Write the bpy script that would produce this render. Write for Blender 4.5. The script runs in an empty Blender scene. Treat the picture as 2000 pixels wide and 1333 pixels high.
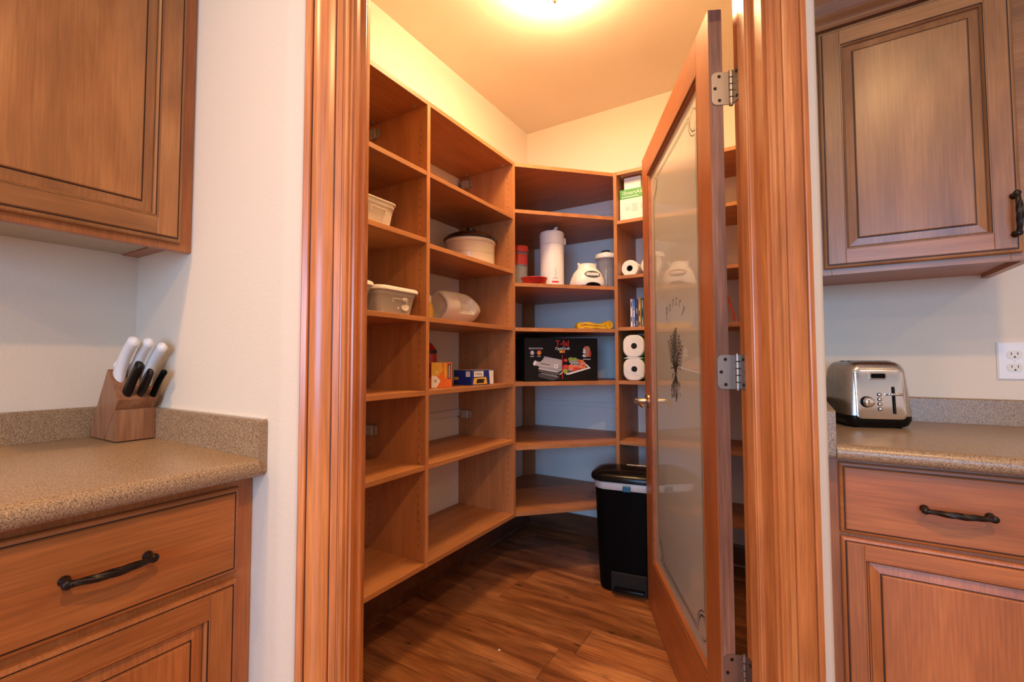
import bpy, bmesh, math, random
from mathutils import Vector, Matrix
random.seed(7)
C = bpy.context.scene.collection
sc = bpy.context.scene
PI = math.pi

# ---------------------------------------------------------------- camera, world, lights, exposure
cam = bpy.data.cameras.new('camera'); camo = bpy.data.objects.new('camera', cam); C.objects.link(camo)
cam.sensor_width = 36.0; cam.lens = 15.96; cam.clip_start = 0.02
_r = Vector((0.852852, 0.522148, -0.002210)); _u = Vector((0.023973, -0.034927, 0.999102)); _f = Vector((-0.521602, 0.852139, 0.042304))
camo.matrix_world = Matrix(((_r.x, _u.x, -_f.x, 1.58422), (_r.y, _u.y, -_f.y, -2.80299), (_r.z, _u.z, -_f.z, 1.13232), (0, 0, 0, 1)))
sc.camera = camo

w = bpy.data.worlds.new('world'); sc.world = w; w.use_nodes = True
w.node_tree.nodes['Background'].inputs[0].default_value = (0.6, 0.78, 1.0, 1)
w.node_tree.nodes['Background'].inputs[1].default_value = 0.05
sc.view_settings.view_transform = 'Standard'
try: sc.view_settings.look = 'None'
except Exception: pass
sc.view_settings.gamma = 1.0
sc.view_settings.use_curve_mapping = False
sc.view_settings.exposure = 0.0
sc.cycles.use_denoising = True
sc.cycles.max_bounces = 10; sc.cycles.diffuse_bounces = 6; sc.cycles.glossy_bounces = 5
sc.cycles.sample_clamp_indirect = 8.0

def area(name, loc, target, sx, sy, power, col, shape='RECTANGLE', spread=PI):
    l = bpy.data.lights.new(name, 'AREA'); l.shape = shape; l.size = sx
    if shape in ('RECTANGLE', 'ELLIPSE'): l.size_y = sy
    l.energy = power; l.color = col; l.spread = spread
    o = bpy.data.objects.new(name, l); C.objects.link(o); o.location = loc
    o.rotation_euler = (Vector(target) - Vector(loc)).to_track_quat('-Z', 'Y').to_euler()
    return o
DAY = (0.25, 0.57, 1.0); WARM = (1.0, 0.57, 0.24)
area('daylight_south_window', (2.4, -5.93, 1.50), (2.4, 0, 1.50), 1.7, 1.4, 118, DAY)
CEIL = 2.766
CANS = [(0.66, -3.40, 20), (2.10, -2.90, 29), (0.85, -4.9, 19), (2.35, -4.9, 14), (3.9, -3.3, 22)]
for i, (x, y, p) in enumerate(CANS):
    area('recessed_lamp', (x, y, CEIL - 0.012), (x, y, 0), 0.13, 0.13, p, WARM, 'DISK', math.radians(160))
LAMP_EMIT = 92.0; LAMP_COL = (1.0, 0.62, 0.29)

# ---------------------------------------------------------------- measured layout (metres)
XA, KA = -0.0701, -2.2387            # kitchen wall plane on the left, return wall beside the left counter
KB, YB = 1.6568, -0.7847             # return wall and kitchen wall plane on the right
ZC = 0.9257                          # worktop height
EA = Vector((XA + 0.7406, KA, 0)); EB = Vector((KB, -1.48, 0))
S = (EB - EA).normalized(); SL = (EB - EA).length; NN = Vector((-S.y, S.x, 0))
DIAG = math.atan2(S.y, S.x)
def W(s, n, z=0): return EA + S * s + NN * n + Vector((0, 0, z))
def W2(s, n): v = W(s, n); return (v.x, v.y)
D, P1, P2, X3, D2 = 0.360, -1.4430, -0.7784, 0.7690, 0.3652   # shelving depth and panel positions
ZT, ZB, T = 2.1837, 0.3265, 0.019

# ---------------------------------------------------------------- materials
def new_mat(name):
    m = bpy.data.materials.new(name); m.use_nodes = True
    nt = m.node_tree; b = nt.nodes['Principled BSDF']
    return m, nt, b
def L(nt, a, b): nt.links.new(a, b)
def plain(name, col, rough=0.5, metal=0.0, coat=0.0, bump=0.0, bscale=60, trans=0.0, ior=1.5, alpha=1.0, emit=None, es=0.0, spec=0.5, sss=0.0):
    m, nt, b = new_mat(name)
    b.inputs['Base Color'].default_value = (*col, 1); b.inputs['Roughness'].default_value = rough
    b.inputs['Metallic'].default_value = metal; b.inputs['Coat Weight'].default_value = coat
    b.inputs['Transmission Weight'].default_value = trans; b.inputs['IOR'].default_value = ior
    b.inputs['Specular IOR Level'].default_value = spec
    b.inputs['Subsurface Weight'].default_value = sss
    if sss: b.inputs['Subsurface Radius'].default_value = (0.01, 0.008, 0.006)
    if emit: b.inputs['Emission Color'].default_value = (*emit, 1); b.inputs['Emission Strength'].default_value = es
    tc = nt.nodes.new('ShaderNodeTexCoord'); n = nt.nodes.new('ShaderNodeTexNoise'); n.inputs['Scale'].default_value = bscale; n.inputs['Detail'].default_value = 3
    L(nt, tc.outputs['Object'], n.inputs['Vector'])
    r = nt.nodes.new('ShaderNodeMapRange'); r.inputs['To Min'].default_value = max(0.0, rough - 0.05); r.inputs['To Max'].default_value = min(1.0, rough + 0.05)
    L(nt, n.outputs['Fac'], r.inputs['Value']); L(nt, r.outputs['Result'], b.inputs['Roughness'])
    if bump:
        bp = nt.nodes.new('ShaderNodeBump'); bp.inputs['Strength'].default_value = bump; bp.inputs['Distance'].default_value = 0.002
        L(nt, n.outputs['Fac'], bp.inputs['Height']); L(nt, bp.outputs['Normal'], b.inputs['Normal'])
    return m
def ramp(nt, stops):
    r = nt.nodes.new('ShaderNodeValToRGB'); e = r.color_ramp.elements
    e[0].position, e[0].color = stops[0][0], (*stops[0][1], 1)
    e[1].position, e[1].color = stops[-1][0], (*stops[-1][1], 1)
    for p, c in stops[1:-1]:
        k = e.new(p); k.color = (*c, 1)
    return r
def wood(name, dark, mid, light, axis='Z', rough=0.38, coat=0.15, grain=14.0, blotch=0.35, fine=0.25, bump=0.06, knots=False):
    m, nt, b = new_mat(name)
    tc = nt.nodes.new('ShaderNodeTexCoord'); oi = nt.nodes.new('ShaderNodeObjectInfo')
    cmb = nt.nodes.new('ShaderNodeVectorMath'); cmb.operation = 'SCALE'; cmb.inputs[0].default_value = (17.3, 9.1, 23.7)
    L(nt, oi.outputs['Random'], cmb.inputs['Scale'])
    add = nt.nodes.new('ShaderNodeVectorMath'); add.operation = 'ADD'
    L(nt, tc.outputs['Object'], add.inputs[0]); L(nt, cmb.outputs[0], add.inputs[1])
    ai = 'XYZ'.index(axis)
    def mapped(along, across):
        mp = nt.nodes.new('ShaderNodeMapping'); s = [across] * 3; s[ai] = along
        mp.inputs['Scale'].default_value = s; L(nt, add.outputs[0], mp.inputs['Vector']); return mp
    m1 = mapped(2.2, grain)
    n1 = nt.nodes.new('ShaderNodeTexNoise'); n1.inputs['Scale'].default_value = 1.0; n1.inputs['Detail'].default_value = 5; n1.inputs['Distortion'].default_value = 0.9
    L(nt, m1.outputs[0], n1.inputs['Vector'])
    rp = ramp(nt, [(0.30, dark), (0.50, mid), (0.68, light)]); L(nt, n1.outputs['Fac'], rp.inputs['Fac'])
    m2 = mapped(8.0, 220.0)
    n2 = nt.nodes.new('ShaderNodeTexNoise'); n2.inputs['Scale'].default_value = 1.0; n2.inputs['Detail'].default_value = 2
    L(nt, m2.outputs[0], n2.inputs['Vector'])
    m3 = mapped(2.2, 6.0)
    n3 = nt.nodes.new('ShaderNodeTexNoise'); n3.inputs['Scale'].default_value = 1.0; n3.inputs['Detail'].default_value = 3
    L(nt, m3.outputs[0], n3.inputs['Vector'])
    def mul(col, fac, amt):
        r = nt.nodes.new('ShaderNodeMapRange'); r.inputs['From Min'].default_value = 0.3; r.inputs['From Max'].default_value = 0.7
        r.inputs['To Min'].default_value = 1 - amt; r.inputs['To Max'].default_value = 1 + amt * 0.6; L(nt, fac, r.inputs['Value'])
        x = nt.nodes.new('ShaderNodeVectorMath'); x.operation = 'SCALE'; L(nt, col, x.inputs[0]); L(nt, r.outputs[0], x.inputs['Scale']); return x.outputs[0]
    c = mul(rp.outputs['Color'], n2.outputs['Fac'], fine); c = mul(c, n3.outputs['Fac'], blotch)
    r = nt.nodes.new('ShaderNodeMapRange'); r.inputs['To Min'].default_value = 0.88; r.inputs['To Max'].default_value = 1.12
    L(nt, oi.outputs['Random'], r.inputs['Value'])
    x = nt.nodes.new('ShaderNodeVectorMath'); x.operation = 'SCALE'; L(nt, c, x.inputs[0]); L(nt, r.outputs[0], x.inputs['Scale']); c = x.outputs[0]
    if knots:
        m4 = mapped(7.0, 16.0); v = nt.nodes.new('ShaderNodeTexVoronoi'); v.inputs['Scale'].default_value = 1.0; L(nt, m4.outputs[0], v.inputs['Vector'])
        kr = nt.nodes.new('ShaderNodeMapRange'); kr.inputs['From Min'].default_value = 0.03; kr.inputs['From Max'].default_value = 0.17; kr.inputs['To Min'].default_value = 0.16
        L(nt, v.outputs['Distance'], kr.inputs['Value'])
        x = nt.nodes.new('ShaderNodeVectorMath'); x.operation = 'SCALE'; L(nt, c, x.inputs[0]); L(nt, kr.outputs[0], x.inputs['Scale']); c = x.outputs[0]
    L(nt, c, b.inputs['Base Color'])
    b.inputs['Roughness'].default_value = rough; b.inputs['Coat Weight'].default_value = coat; b.inputs['Coat Roughness'].default_value = 0.25
    bp = nt.nodes.new('ShaderNodeBump'); bp.inputs['Strength'].default_value = bump; bp.inputs['Distance'].default_value = 0.001
    L(nt, n2.outputs['Fac'], bp.inputs['Height']); L(nt, bp.outputs['Normal'], b.inputs['Normal'])
    return m
def paint(name, col, scale=140, strength=0.35):
    m, nt, b = new_mat(name)
    tc = nt.nodes.new('ShaderNodeTexCoord'); n = nt.nodes.new('ShaderNodeTexNoise'); n.inputs['Scale'].default_value = scale; n.inputs['Detail'].default_value = 2
    L(nt, tc.outputs['Object'], n.inputs['Vector'])
    n2 = nt.nodes.new('ShaderNodeTexNoise'); n2.inputs['Scale'].default_value = 1.5; L(nt, tc.outputs['Object'], n2.inputs['Vector'])
    rp = ramp(nt, [(0.3, tuple(k * 0.96 for k in col)), (0.7, col)]); L(nt, n2.outputs['Fac'], rp.inputs['Fac']); L(nt, rp.outputs['Color'], b.inputs['Base Color'])
    bp = nt.nodes.new('ShaderNodeBump'); bp.inputs['Strength'].default_value = strength; bp.inputs['Distance'].default_value = 0.0015
    L(nt, n.outputs['Fac'], bp.inputs['Height']); L(nt, bp.outputs['Normal'], b.inputs['Normal'])
    b.inputs['Roughness'].default_value = 0.75
    return m
def laminate():
    m, nt, b = new_mat('speckled_laminate')
    tc = nt.nodes.new('ShaderNodeTexCoord')
    n = nt.nodes.new('ShaderNodeTexNoise'); n.inputs['Scale'].default_value = 400; n.inputs['Detail'].default_value = 2; L(nt, tc.outputs['Object'], n.inputs['Vector'])
    rp = ramp(nt, [(0.30, (0.102, 0.061, 0.032)), (0.46, (0.276, 0.184, 0.103)), (0.60, (0.360, 0.247, 0.142)), (0.74, (0.516, 0.368, 0.210))])
    L(nt, n.outputs['Fac'], rp.inputs['Fac']); L(nt, rp.outputs['Color'], b.inputs['Base Color'])
    b.inputs['Roughness'].default_value = 0.33
    return m
def brushed(name, col, rough=0.3, axis=2):
    m, nt, b = new_mat(name)
    tc = nt.nodes.new('ShaderNodeTexCoord'); mp = nt.nodes.new('ShaderNodeMapping'); s = [400.0] * 3; s[axis] = 6.0; mp.inputs['Scale'].default_value = s
    n = nt.nodes.new('ShaderNodeTexNoise'); n.inputs['Scale'].default_value = 1; L(nt, tc.outputs['Object'], mp.inputs['Vector']); L(nt, mp.outputs[0], n.inputs['Vector'])
    r = nt.nodes.new('ShaderNodeMapRange'); r.inputs['To Min'].default_value = rough - 0.08; r.inputs['To Max'].default_value = rough + 0.08
    L(nt, n.outputs['Fac'], r.inputs['Value']); L(nt, r.outputs[0], b.inputs['Roughness'])
    b.inputs['Base Color'].default_value = (*col, 1); b.inputs['Metallic'].default_value = 1.0
    return m
def frosted():
    m = bpy.data.materials.new('etched_glass'); m.use_nodes = True; nt = m.node_tree; nt.nodes.clear()
    out = nt.nodes.new('ShaderNodeOutputMaterial')
    tl = nt.nodes.new('ShaderNodeBsdfTranslucent'); tl.inputs[0].default_value = (0.90, 0.90, 0.84, 1)
    df = nt.nodes.new('ShaderNodeBsdfDiffuse'); df.inputs[0].default_value = (0.86, 0.86, 0.80, 1)
    rf = nt.nodes.new('ShaderNodeBsdfTransparent'); rf.inputs[0].default_value = (0.88, 0.90, 0.85, 1)
    mx = nt.nodes.new('ShaderNodeMixShader'); mx.inputs[0].default_value = 0.65; L(nt, tl.outputs[0], mx.inputs[1]); L(nt, df.outputs[0], mx.inputs[2])
    mx2 = nt.nodes.new('ShaderNodeMixShader'); mx2.inputs[0].default_value = 0.32; L(nt, mx.outputs[0], mx2.inputs[1]); L(nt, rf.outputs[0], mx2.inputs[2])
    gl = nt.nodes.new('ShaderNodeBsdfGlossy'); gl.inputs['Roughness'].default_value = 0.012
    n = nt.nodes.new('ShaderNodeTexNoise'); n.inputs['Scale'].default_value = 40; bp = nt.nodes.new('ShaderNodeBump'); bp.inputs['Strength'].default_value = 0.004
    L(nt, n.outputs['Fac'], bp.inputs['Height']); L(nt, bp.outputs[0], gl.inputs['Normal'])
    fr = nt.nodes.new('ShaderNodeFresnel'); fr.inputs['IOR'].default_value = 1.52
    mx3 = nt.nodes.new('ShaderNodeMixShader'); L(nt, fr.outputs[0], mx3.inputs[0]); L(nt, mx2.outputs[0], mx3.inputs[1]); L(nt, gl.outputs[0], mx3.inputs[2])
    ge = nt.nodes.new('ShaderNodeNewGeometry'); tp = nt.nodes.new('ShaderNodeBsdfTransparent'); mx4 = nt.nodes.new('ShaderNodeMixShader')
    L(nt, ge.outputs['Backfacing'], mx4.inputs[0]); L(nt, mx3.outputs[0], mx4.inputs[1]); L(nt, tp.outputs[0], mx4.inputs[2]); L(nt, mx4.outputs[0], out.inputs[0])
    return m
def clear(name, col, alpha, rough=0.15):
    m, nt, b = new_mat(name)
    b.inputs['Base Color'].default_value = (*col, 1); b.inputs['Roughness'].default_value = rough
    n = nt.nodes.new('ShaderNodeTexNoise'); n.inputs['Scale'].default_value = 30
    r = nt.nodes.new('ShaderNodeMapRange'); r.inputs['To Min'].default_value = alpha - 0.06; r.inputs['To Max'].default_value = alpha + 0.06
    L(nt, n.outputs['Fac'], r.inputs['Value']); L(nt, r.outputs[0], b.inputs['Alpha'])
    return m

M = {}
BI = ((0.251, 0.094, 0.025), (0.328, 0.130, 0.035), (0.386, 0.167, 0.052))       # birch cabinets, cherry stain
DR = ((0.320, 0.095, 0.021), (0.388, 0.121, 0.027), (0.435, 0.147, 0.036))
for ax in 'XYZ':
    M['cab' + ax] = wood('stained_birch_' + ax, *BI, axis=ax, grain=9, blotch=0.28, fine=0.16, rough=0.36, coat=0.2)
    M['base' + ax] = wood('stained_birch_base_' + ax, *DR, axis=ax, grain=11, blotch=0.18, fine=0.2, rough=0.36, coat=0.2)
    M['mel' + ax] = wood('melamine_shelf_' + ax, (0.360, 0.143, 0.050), (0.422, 0.170, 0.060), (0.476, 0.200, 0.076), axis=ax, grain=18, blotch=0.06, fine=0.12, rough=0.45, coat=0.0)
    M['trim' + ax] = wood('stained_trim_' + ax, (0.466, 0.152, 0.041), (0.548, 0.184, 0.050), (0.622, 0.229, 0.066), axis=ax, grain=16, blotch=0.12, fine=0.20, rough=0.30, coat=0.35)
    M['door' + ax] = wood('stained_door_' + ax, (0.294, 0.085, 0.022), (0.341, 0.101, 0.026), (0.382, 0.121, 0.033), axis=ax, grain=14, blotch=0.08, fine=0.14, rough=0.42, coat=0.08)
M['edge'] = wood('door_edge_wood', (0.15, 0.062, 0.035), (0.22, 0.095, 0.055), (0.28, 0.13, 0.08), axis='Z', grain=24, blotch=0.3, fine=0.3, rough=0.45, coat=0.05)
M['glaze'] = plain('dark_glaze', (0.035, 0.012, 0.005), 0.5)
M['plank'] = wood('floor_plank_wood', (0.176, 0.054, 0.016), (0.328, 0.117, 0.038), (0.448, 0.188, 0.068), axis='X', grain=14, blotch=0.30, fine=0.42, rough=0.36, coat=0.1, knots=True)
M['baseb'] = wood('baseboard_wood', (0.10, 0.032, 0.012), (0.145, 0.050, 0.020), (0.19, 0.07, 0.030), axis='X', grain=12, blotch=0.2)
M['wall'] = paint('cream_wall_paint', (0.72, 0.635, 0.505))
M['pwall'] = paint('pantry_wall_paint', (0.80, 0.765, 0.735))
M['ceil'] = paint('cream_ceiling_paint', (0.78, 0.75, 0.68), scale=60, strength=0.2)
M['lam'] = laminate()
M['lampg'] = plain('lit_lamp_glass', (0.9, 0.85, 0.75), 0.4, emit=LAMP_COL, es=LAMP_EMIT)
M['nickel'] = brushed('brushed_nickel', (0.36, 0.31, 0.265), 0.38)
M['brass'] = plain('satin_brass', (0.78, 0.62, 0.42), 0.22, 1.0)
M['bronze'] = plain('oil_rubbed_bronze', (0.022, 0.015, 0.011), 0.36, 0.6, bump=0.15, bscale=300)
M['glass'] = frosted()
M['etch'] = plain('etching_dark', (0.030, 0.030, 0.028), 0.6)
M['etch2'] = plain('etching_grey', (0.11, 0.105, 0.095), 0.6)
M['steel'] = plain('polished_steel', (0.72, 0.70, 0.68), 0.13, 1.0)
M['steelb'] = brushed('brushed_steel', (0.50, 0.47, 0.43), 0.28)
M['chrome'] = plain('chrome', (0.8, 0.8, 0.8), 0.08, 1.0)
M['black'] = plain('black_plastic', (0.003, 0.0025, 0.0025), 0.5, spec=0.06)
M['gblack'] = plain('gloss_black_plastic', (0.005, 0.0045, 0.0045), 0.22, spec=0.22)
M['hole'] = plain('hole_dark', (0.006, 0.004, 0.003), 0.9)
M['white'] = plain('white_plastic', (0.78, 0.77, 0.75), 0.3)
M['ivory'] = plain('ivory_plastic', (0.72, 0.68, 0.58), 0.3)
M['cream'] = plain('cream_stoneware', (0.62, 0.52, 0.36), 0.25)
M['cgroove'] = plain('stoneware_line', (0.34, 0.27, 0.15), 0.4)
M['brownglaze'] = plain('dark_brown_stoneware', (0.02, 0.008, 0.005), 0.12)
M['red'] = plain('red_plastic', (0.50, 0.022, 0.012), 0.3)
M['redink'] = plain('red_print', (0.62, 0.02, 0.02), 0.4)
M['cblack'] = plain('black_card', (0.006, 0.005, 0.005), 0.55, spec=0.2)
M['whiteink'] = plain('white_print', (0.75, 0.75, 0.75), 0.5)
M['greyink'] = plain('grey_print', (0.30, 0.30, 0.32), 0.45)
M['dgreyink'] = plain('dark_grey_print', (0.075, 0.075, 0.08), 0.45)
M['orangeink'] = plain('orange_print', (0.75, 0.16, 0.03), 0.5)
M['yellowink'] = plain('yellow_print', (0.72, 0.42, 0.05), 0.5)
M['greenink'] = plain('green_print', (0.06, 0.33, 0.08), 0.45)
M['blackink'] = plain('black_print', (0.015, 0.015, 0.02), 0.5)
M['blueink'] = plain('blue_card', (0.012, 0.03, 0.20), 0.4)
M['meatink'] = plain('meat_print', (0.50, 0.05, 0.04), 0.5)
M['saladink'] = plain('salad_print', (0.24, 0.34, 0.05), 0.5)
M['wcard'] = plain('white_card', (0.76, 0.75, 0.72), 0.55)
M['gplas'] = plain('green_wrap', (0.03, 0.38, 0.05), 0.25)
M['paper'] = plain('white_paper', (0.78, 0.75, 0.70), 0.9, bump=0.3, bscale=120)
M['ycloth'] = plain('yellow_webbing', (0.90, 0.56, 0.02), 0.7, bump=0.4, bscale=200)
M['tub'] = clear('clear_plastic', (0.75, 0.72, 0.68), 0.42)
M['milky'] = clear('milky_plastic', (0.76, 0.70, 0.62), 0.78, 0.3)
M['jarg'] = clear('jar_glass', (0.55, 0.58, 0.62), 0.16, 0.05)
M['bag'] = plain('white_bin_liner', (0.55, 0.55, 0.56), 0.45, bump=0.6, bscale=50)
M['blue'] = plain('blue_plastic', (0.01, 0.10, 0.20), 0.4)
M['block'] = wood('knife_block_wood', (0.20, 0.078, 0.032), (0.27, 0.115, 0.050), (0.33, 0.155, 0.072), axis='Z', grain=26, blotch=0.1, fine=0.2, rough=0.45, coat=0.05)
M['under'] = plain('cabinet_underside', (0.42, 0.36, 0.27), 0.6)
M['yellowp'] = plain('yellow_bottle_plastic', (0.70, 0.45, 0.04), 0.3)
M['palep'] = plain('pale_grey_print', (.60, .59, .58), .5)
M['dvd'] = [plain('dvd_case_%d' % i, c, 0.25) for i, c in enumerate([(0.55, 0.53, 0.60), (0.06, 0.16, 0.50), (0.02, 0.05, 0.12), (0.50, 0.30, 0.12), (0.03, 0.18, 0.17)])]

# ---------------------------------------------------------------- mesh helpers
def box(bm, x0, x1, y0, y1, z0, z1, bev=0.0, mi=0, seg=1):
    vs = [bm.verts.new((x, y, z)) for x in (x0, x1) for y in (y0, y1) for z in (z0, z1)]
    q = [(0, 1, 3, 2), (4, 6, 7, 5), (0, 4, 5, 1), (2, 3, 7, 6), (0, 2, 6, 4), (1, 5, 7, 3)]
    fs = [bm.faces.new([vs[i] for i in f]) for f in q]
    for f in fs: f.material_index = mi
    if bev > 0:
        r = bmesh.ops.bevel(bm, geom=list({e for f in fs for e in f.edges}), offset=bev, segments=seg, affect='EDGES', profile=0.5)
        for f in r['faces']: f.material_index = mi
    return bm
def BX(*a, **k): return box(bmesh.new(), *a, **k)
def loft(bm, secs, cap=True, closed=True, mi=0):
    rows = [[bm.verts.new(p) for p in s] for s in secs]
    n = len(rows[0])
    for a, b in zip(rows, rows[1:]):
        for i in range(n if closed else n - 1):
            j = (i + 1) % n
            f = bm.faces.new((a[i], a[j], b[j], b[i])); f.material_index = mi
    if cap and closed:
        bm.faces.new(list(reversed(rows[0]))).material_index = mi; bm.faces.new(rows[-1]).material_index = mi
    return bm
def prism(bm, poly, z0, z1, mi=0):
    return loft(bm, [[(x, y, z0) for x, y in poly], [(x, y, z1) for x, y in poly]], mi=mi)
def lathe(bm, prof, seg=28, cx=0, cy=0, cz=0, mi=0, cap=True):
    secs = [[(cx + r * math.cos(2 * PI * i / seg), cy + r * math.sin(2 * PI * i / seg), cz + z) for i in range(seg)] for r, z in prof]
    return loft(bm, secs, cap=cap, mi=mi)
def tube(bm, pts, rad, seg=10, twist=0.0, lobes=0, depth=0.0, flat=1.0, mi=0):
    pts = [Vector(p) for p in pts]; secs = []; n = len(pts); up = None
    for k, p in enumerate(pts):
        t = (pts[min(k + 1, n - 1)] - pts[max(k - 1, 0)]).normalized()
        if up is None: up = Vector((0, 0, 1)) if abs(t.z) < 0.9 else Vector((1, 0, 0))
        up = (up - t * up.dot(t)).normalized(); s = t.cross(up)
        r = rad[k] if isinstance(rad, (list, tuple)) else rad; sec = []
        for i in range(seg):
            a = 2 * PI * i / seg; rr = r * (1 + (depth * math.cos(lobes * (a + twist * k)) if lobes else 0))
            sec.append(tuple(p + s * (rr * math.cos(a) * flat) + up * (rr * math.sin(a))))
        secs.append(sec)
    return loft(bm, secs, mi=mi)
def rrect(w, h, r, n=5, cx=0, cy=0):
    pts = []
    for sx, sy, a0 in ((1, 1, 0), (-1, 1, 90), (-1, -1, 180), (1, -1, 270)):
        for i in range(n + 1):
            a = math.radians(a0 + 90 * i / n)
            pts.append((cx + sx * (w / 2 - r) + r * math.cos(a), cy + sy * (h / 2 - r) + r * math.sin(a)))
    return pts
def rings(bm, rect, prof, mi=None, cap=True, to=None):
    """nested rectangles: rect=(u0,u1,v0,v1); prof=[(inset, height)]; to maps (u,v,h) to a point"""
    u0, u1, v0, v1 = rect; secs = []
    for ins, h in prof:
        a, b, c, d = u0 + ins, u1 - ins, v0 + ins, v1 - ins
        secs.append([to(a, c, h), to(b, c, h), to(b, d, h), to(a, d, h)])
    rows = [[bm.verts.new(p) for p in s] for s in secs]
    for k, (A, B) in enumerate(zip(rows, rows[1:])):
        for i in range(4):
            j = (i + 1) % 4; f = bm.faces.new((A[i], A[j], B[j], B[i])); f.material_index = mi[k] if mi else 0
    if cap: bm.faces.new(rows[-1]).material_index = 0
    return bm
def text_bm(s, size, mtx, shear=0.0, bm=None, mi=0):
    cu = bpy.data.curves.new('lettering', 'FONT'); cu.body = s; cu.size = size; cu.align_x = 'CENTER'; cu.align_y = 'CENTER'; cu.shear = shear; cu.resolution_u = 2
    o = bpy.data.objects.new('lettering', cu); C.objects.link(o)
    me = bpy.data.meshes.new_from_object(o.evaluated_get(bpy.context.evaluated_depsgraph_get()))
    bpy.data.objects.remove(o); bpy.data.curves.remove(cu)
    me.transform(mtx); bm = bm or bmesh.new(); n0 = len(bm.faces); bm.from_mesh(me); bpy.data.meshes.remove(me)
    bm.faces.ensure_lookup_table()
    for f in bm.faces[n0:]: f.material_index = mi
    return bm
INV = {}
def obj(name, bm, mats, parent=None, world=False, smooth=35, flip=True):
    if flip: bmesh.ops.recalc_face_normals(bm, faces=bm.faces)
    me = bpy.data.meshes.new(name); 
    base = None
    if parent is not None and world: bm.transform(INV[parent.name])
    if parent is None:
        xs = [v.co for v in bm.verts]
        base = Vector(((min(v.x for v in xs) + max(v.x for v in xs)) / 2, (min(v.y for v in xs) + max(v.y for v in xs)) / 2, min(v.z for v in xs)))
        bm.transform(Matrix.Translation(-base))
    bm.to_mesh(me); bm.free()
    for m in (mats if isinstance(mats, (list, tuple)) else [mats]): me.materials.append(m)
    if smooth:
        me.polygons.foreach_set('use_smooth', [True] * len(me.polygons)); me.set_sharp_from_angle(angle=math.radians(smooth))
    o = bpy.data.objects.new(name, me); C.objects.link(o)
    if base is not None: o.location = base; INV[o.name] = Matrix.Translation(-base)
    if parent is not None:
        o.parent = parent; INV[o.name] = INV[parent.name]
    return o
def thing(name, label, cat, loc=(0, 0, 0), rz=0.0, group=None, kind=None):
    o = bpy.data.objects.new(name, None); C.objects.link(o); o.location = loc; o.rotation_euler = (0, 0, rz); o.empty_display_size = 0.05
    INV[o.name] = (Matrix.Translation(Vector(loc)) @ Matrix.Rotation(rz, 4, 'Z')).inverted()
    return tag(o, label, cat, group, kind)
def tag(o, label, cat=None, group=None, kind=None):
    o['label'] = label
    if cat: o['category'] = cat
    if group: o['group'] = group
    if kind: o['kind'] = kind
    return o
def copy_tree(o, parent=None):
    c = o.copy(); C.objects.link(c)
    if parent is not None: c.parent = parent
    INV[c.name] = INV[o.name]
    for ch in list(o.children): copy_tree(ch, c)
    return c
def struct(name, bm, m, label, parent=None, smooth=30, cat=None):
    o = obj(name, bm, m, parent, smooth=smooth)
    o['kind'] = 'structure'
    if parent is None: o['label'] = label
    return o

# ================================================================ SETTING
fl = struct('floor', BX(-0.35, 4.95, -5.95, 0.10, -0.08, -0.0125), M['plank'], 'reddish brown wood plank floor of pantry and kitchen')
fl_inv = INV[fl.name]
row = 0; y = 0.035
while y > -5.9:
    y0 = max(y - 0.1965, -5.94); x = -0.33 - random.uniform(0, 0.9)
    while x < 4.9:
        x1 = x + random.choice((1.22, 1.22, 0.9))
        a, b_ = max(x, -0.33), min(x1, 4.93)
        if b_ - a > 0.05:
            bm = bmesh.new(); box(bm, a + 0.0006, b_ - 0.0006, y0 + 0.0006, y - 0.0006, -0.0125, 0.0, bev=0.0016)
            p = obj('plank', bm, M['plank'], fl, world=True, smooth=0); p['kind'] = 'structure'
        x = x1
    y -= 0.1965; row += 1
struct('ceiling', BX(-0.3, 5.05, -6.05, 0.12, CEIL, CEIL + 0.1), M['ceil'], 'warm cream painted ceiling above pantry')
struct('wall_left', BX(-0.12, 0.0, KA + 0.115, 0.0, 0, CEIL), M['pwall'], 'cream pantry wall behind the left shelving unit')
struct('wall_back', BX(-0.12, KB - 0.115, 0.0, 0.12, 0, CEIL), M['pwall'], 'cream pantry wall behind corner and right shelving')
struct('wall_kitchen_left', BX(XA - 0.12, XA, -6.0, KA, 0, CEIL), M['wall'], 'cream kitchen wall behind knife block')
struct('wall_kitchen_right', BX(KB, 5.0, YB, YB + 0.12, 0, CEIL), M['wall'], 'tan kitchen wall behind the toaster')
struct('wall_south', BX(XA - 0.12, 5.0, -6.1, -6.0, 0, CEIL), M['wall'], 'kitchen wall behind the camera')
struct('wall_east', BX(5.0, 5.1, -6.1, YB + 0.12, 0, CEIL), M['wall'], 'kitchen wall right of the camera')
def lin(p, d, q, e):
    k = ((q[0] - p[0]) * e[1] - (q[1] - p[1]) * e[0]) / (d[0] * e[1] - d[1] * e[0]); return (p[0] + d[0] * k, p[1] + d[1] * k)
SL_, SR_ = 0.1255, 1.1206        # rough opening in the diagonal wall
innerA = lin((0, KA + 0.115), (1, 0), W2(0, 0.115), (S.x, S.y))
bm = bmesh.new(); eaB = [(EA.x - 0.012, EA.y), (EA.x - 0.004, EA.y + 0.002), W2(0.010, 0.0)]
prism(bm, [(XA - 0.12, KA)] + eaB + [W2(SL_, 0), W2(SL_, 0.115), innerA, (XA - 0.12, KA + 0.115)], 0, CEIL)
struct('wall_front_left', bm, M['wall'], 'pale cream wall left of the pantry doorway')
innerB = lin((KB - 0.115, 0), (0, 1), W2(0, 0.115), (S.x, S.y))
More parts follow.
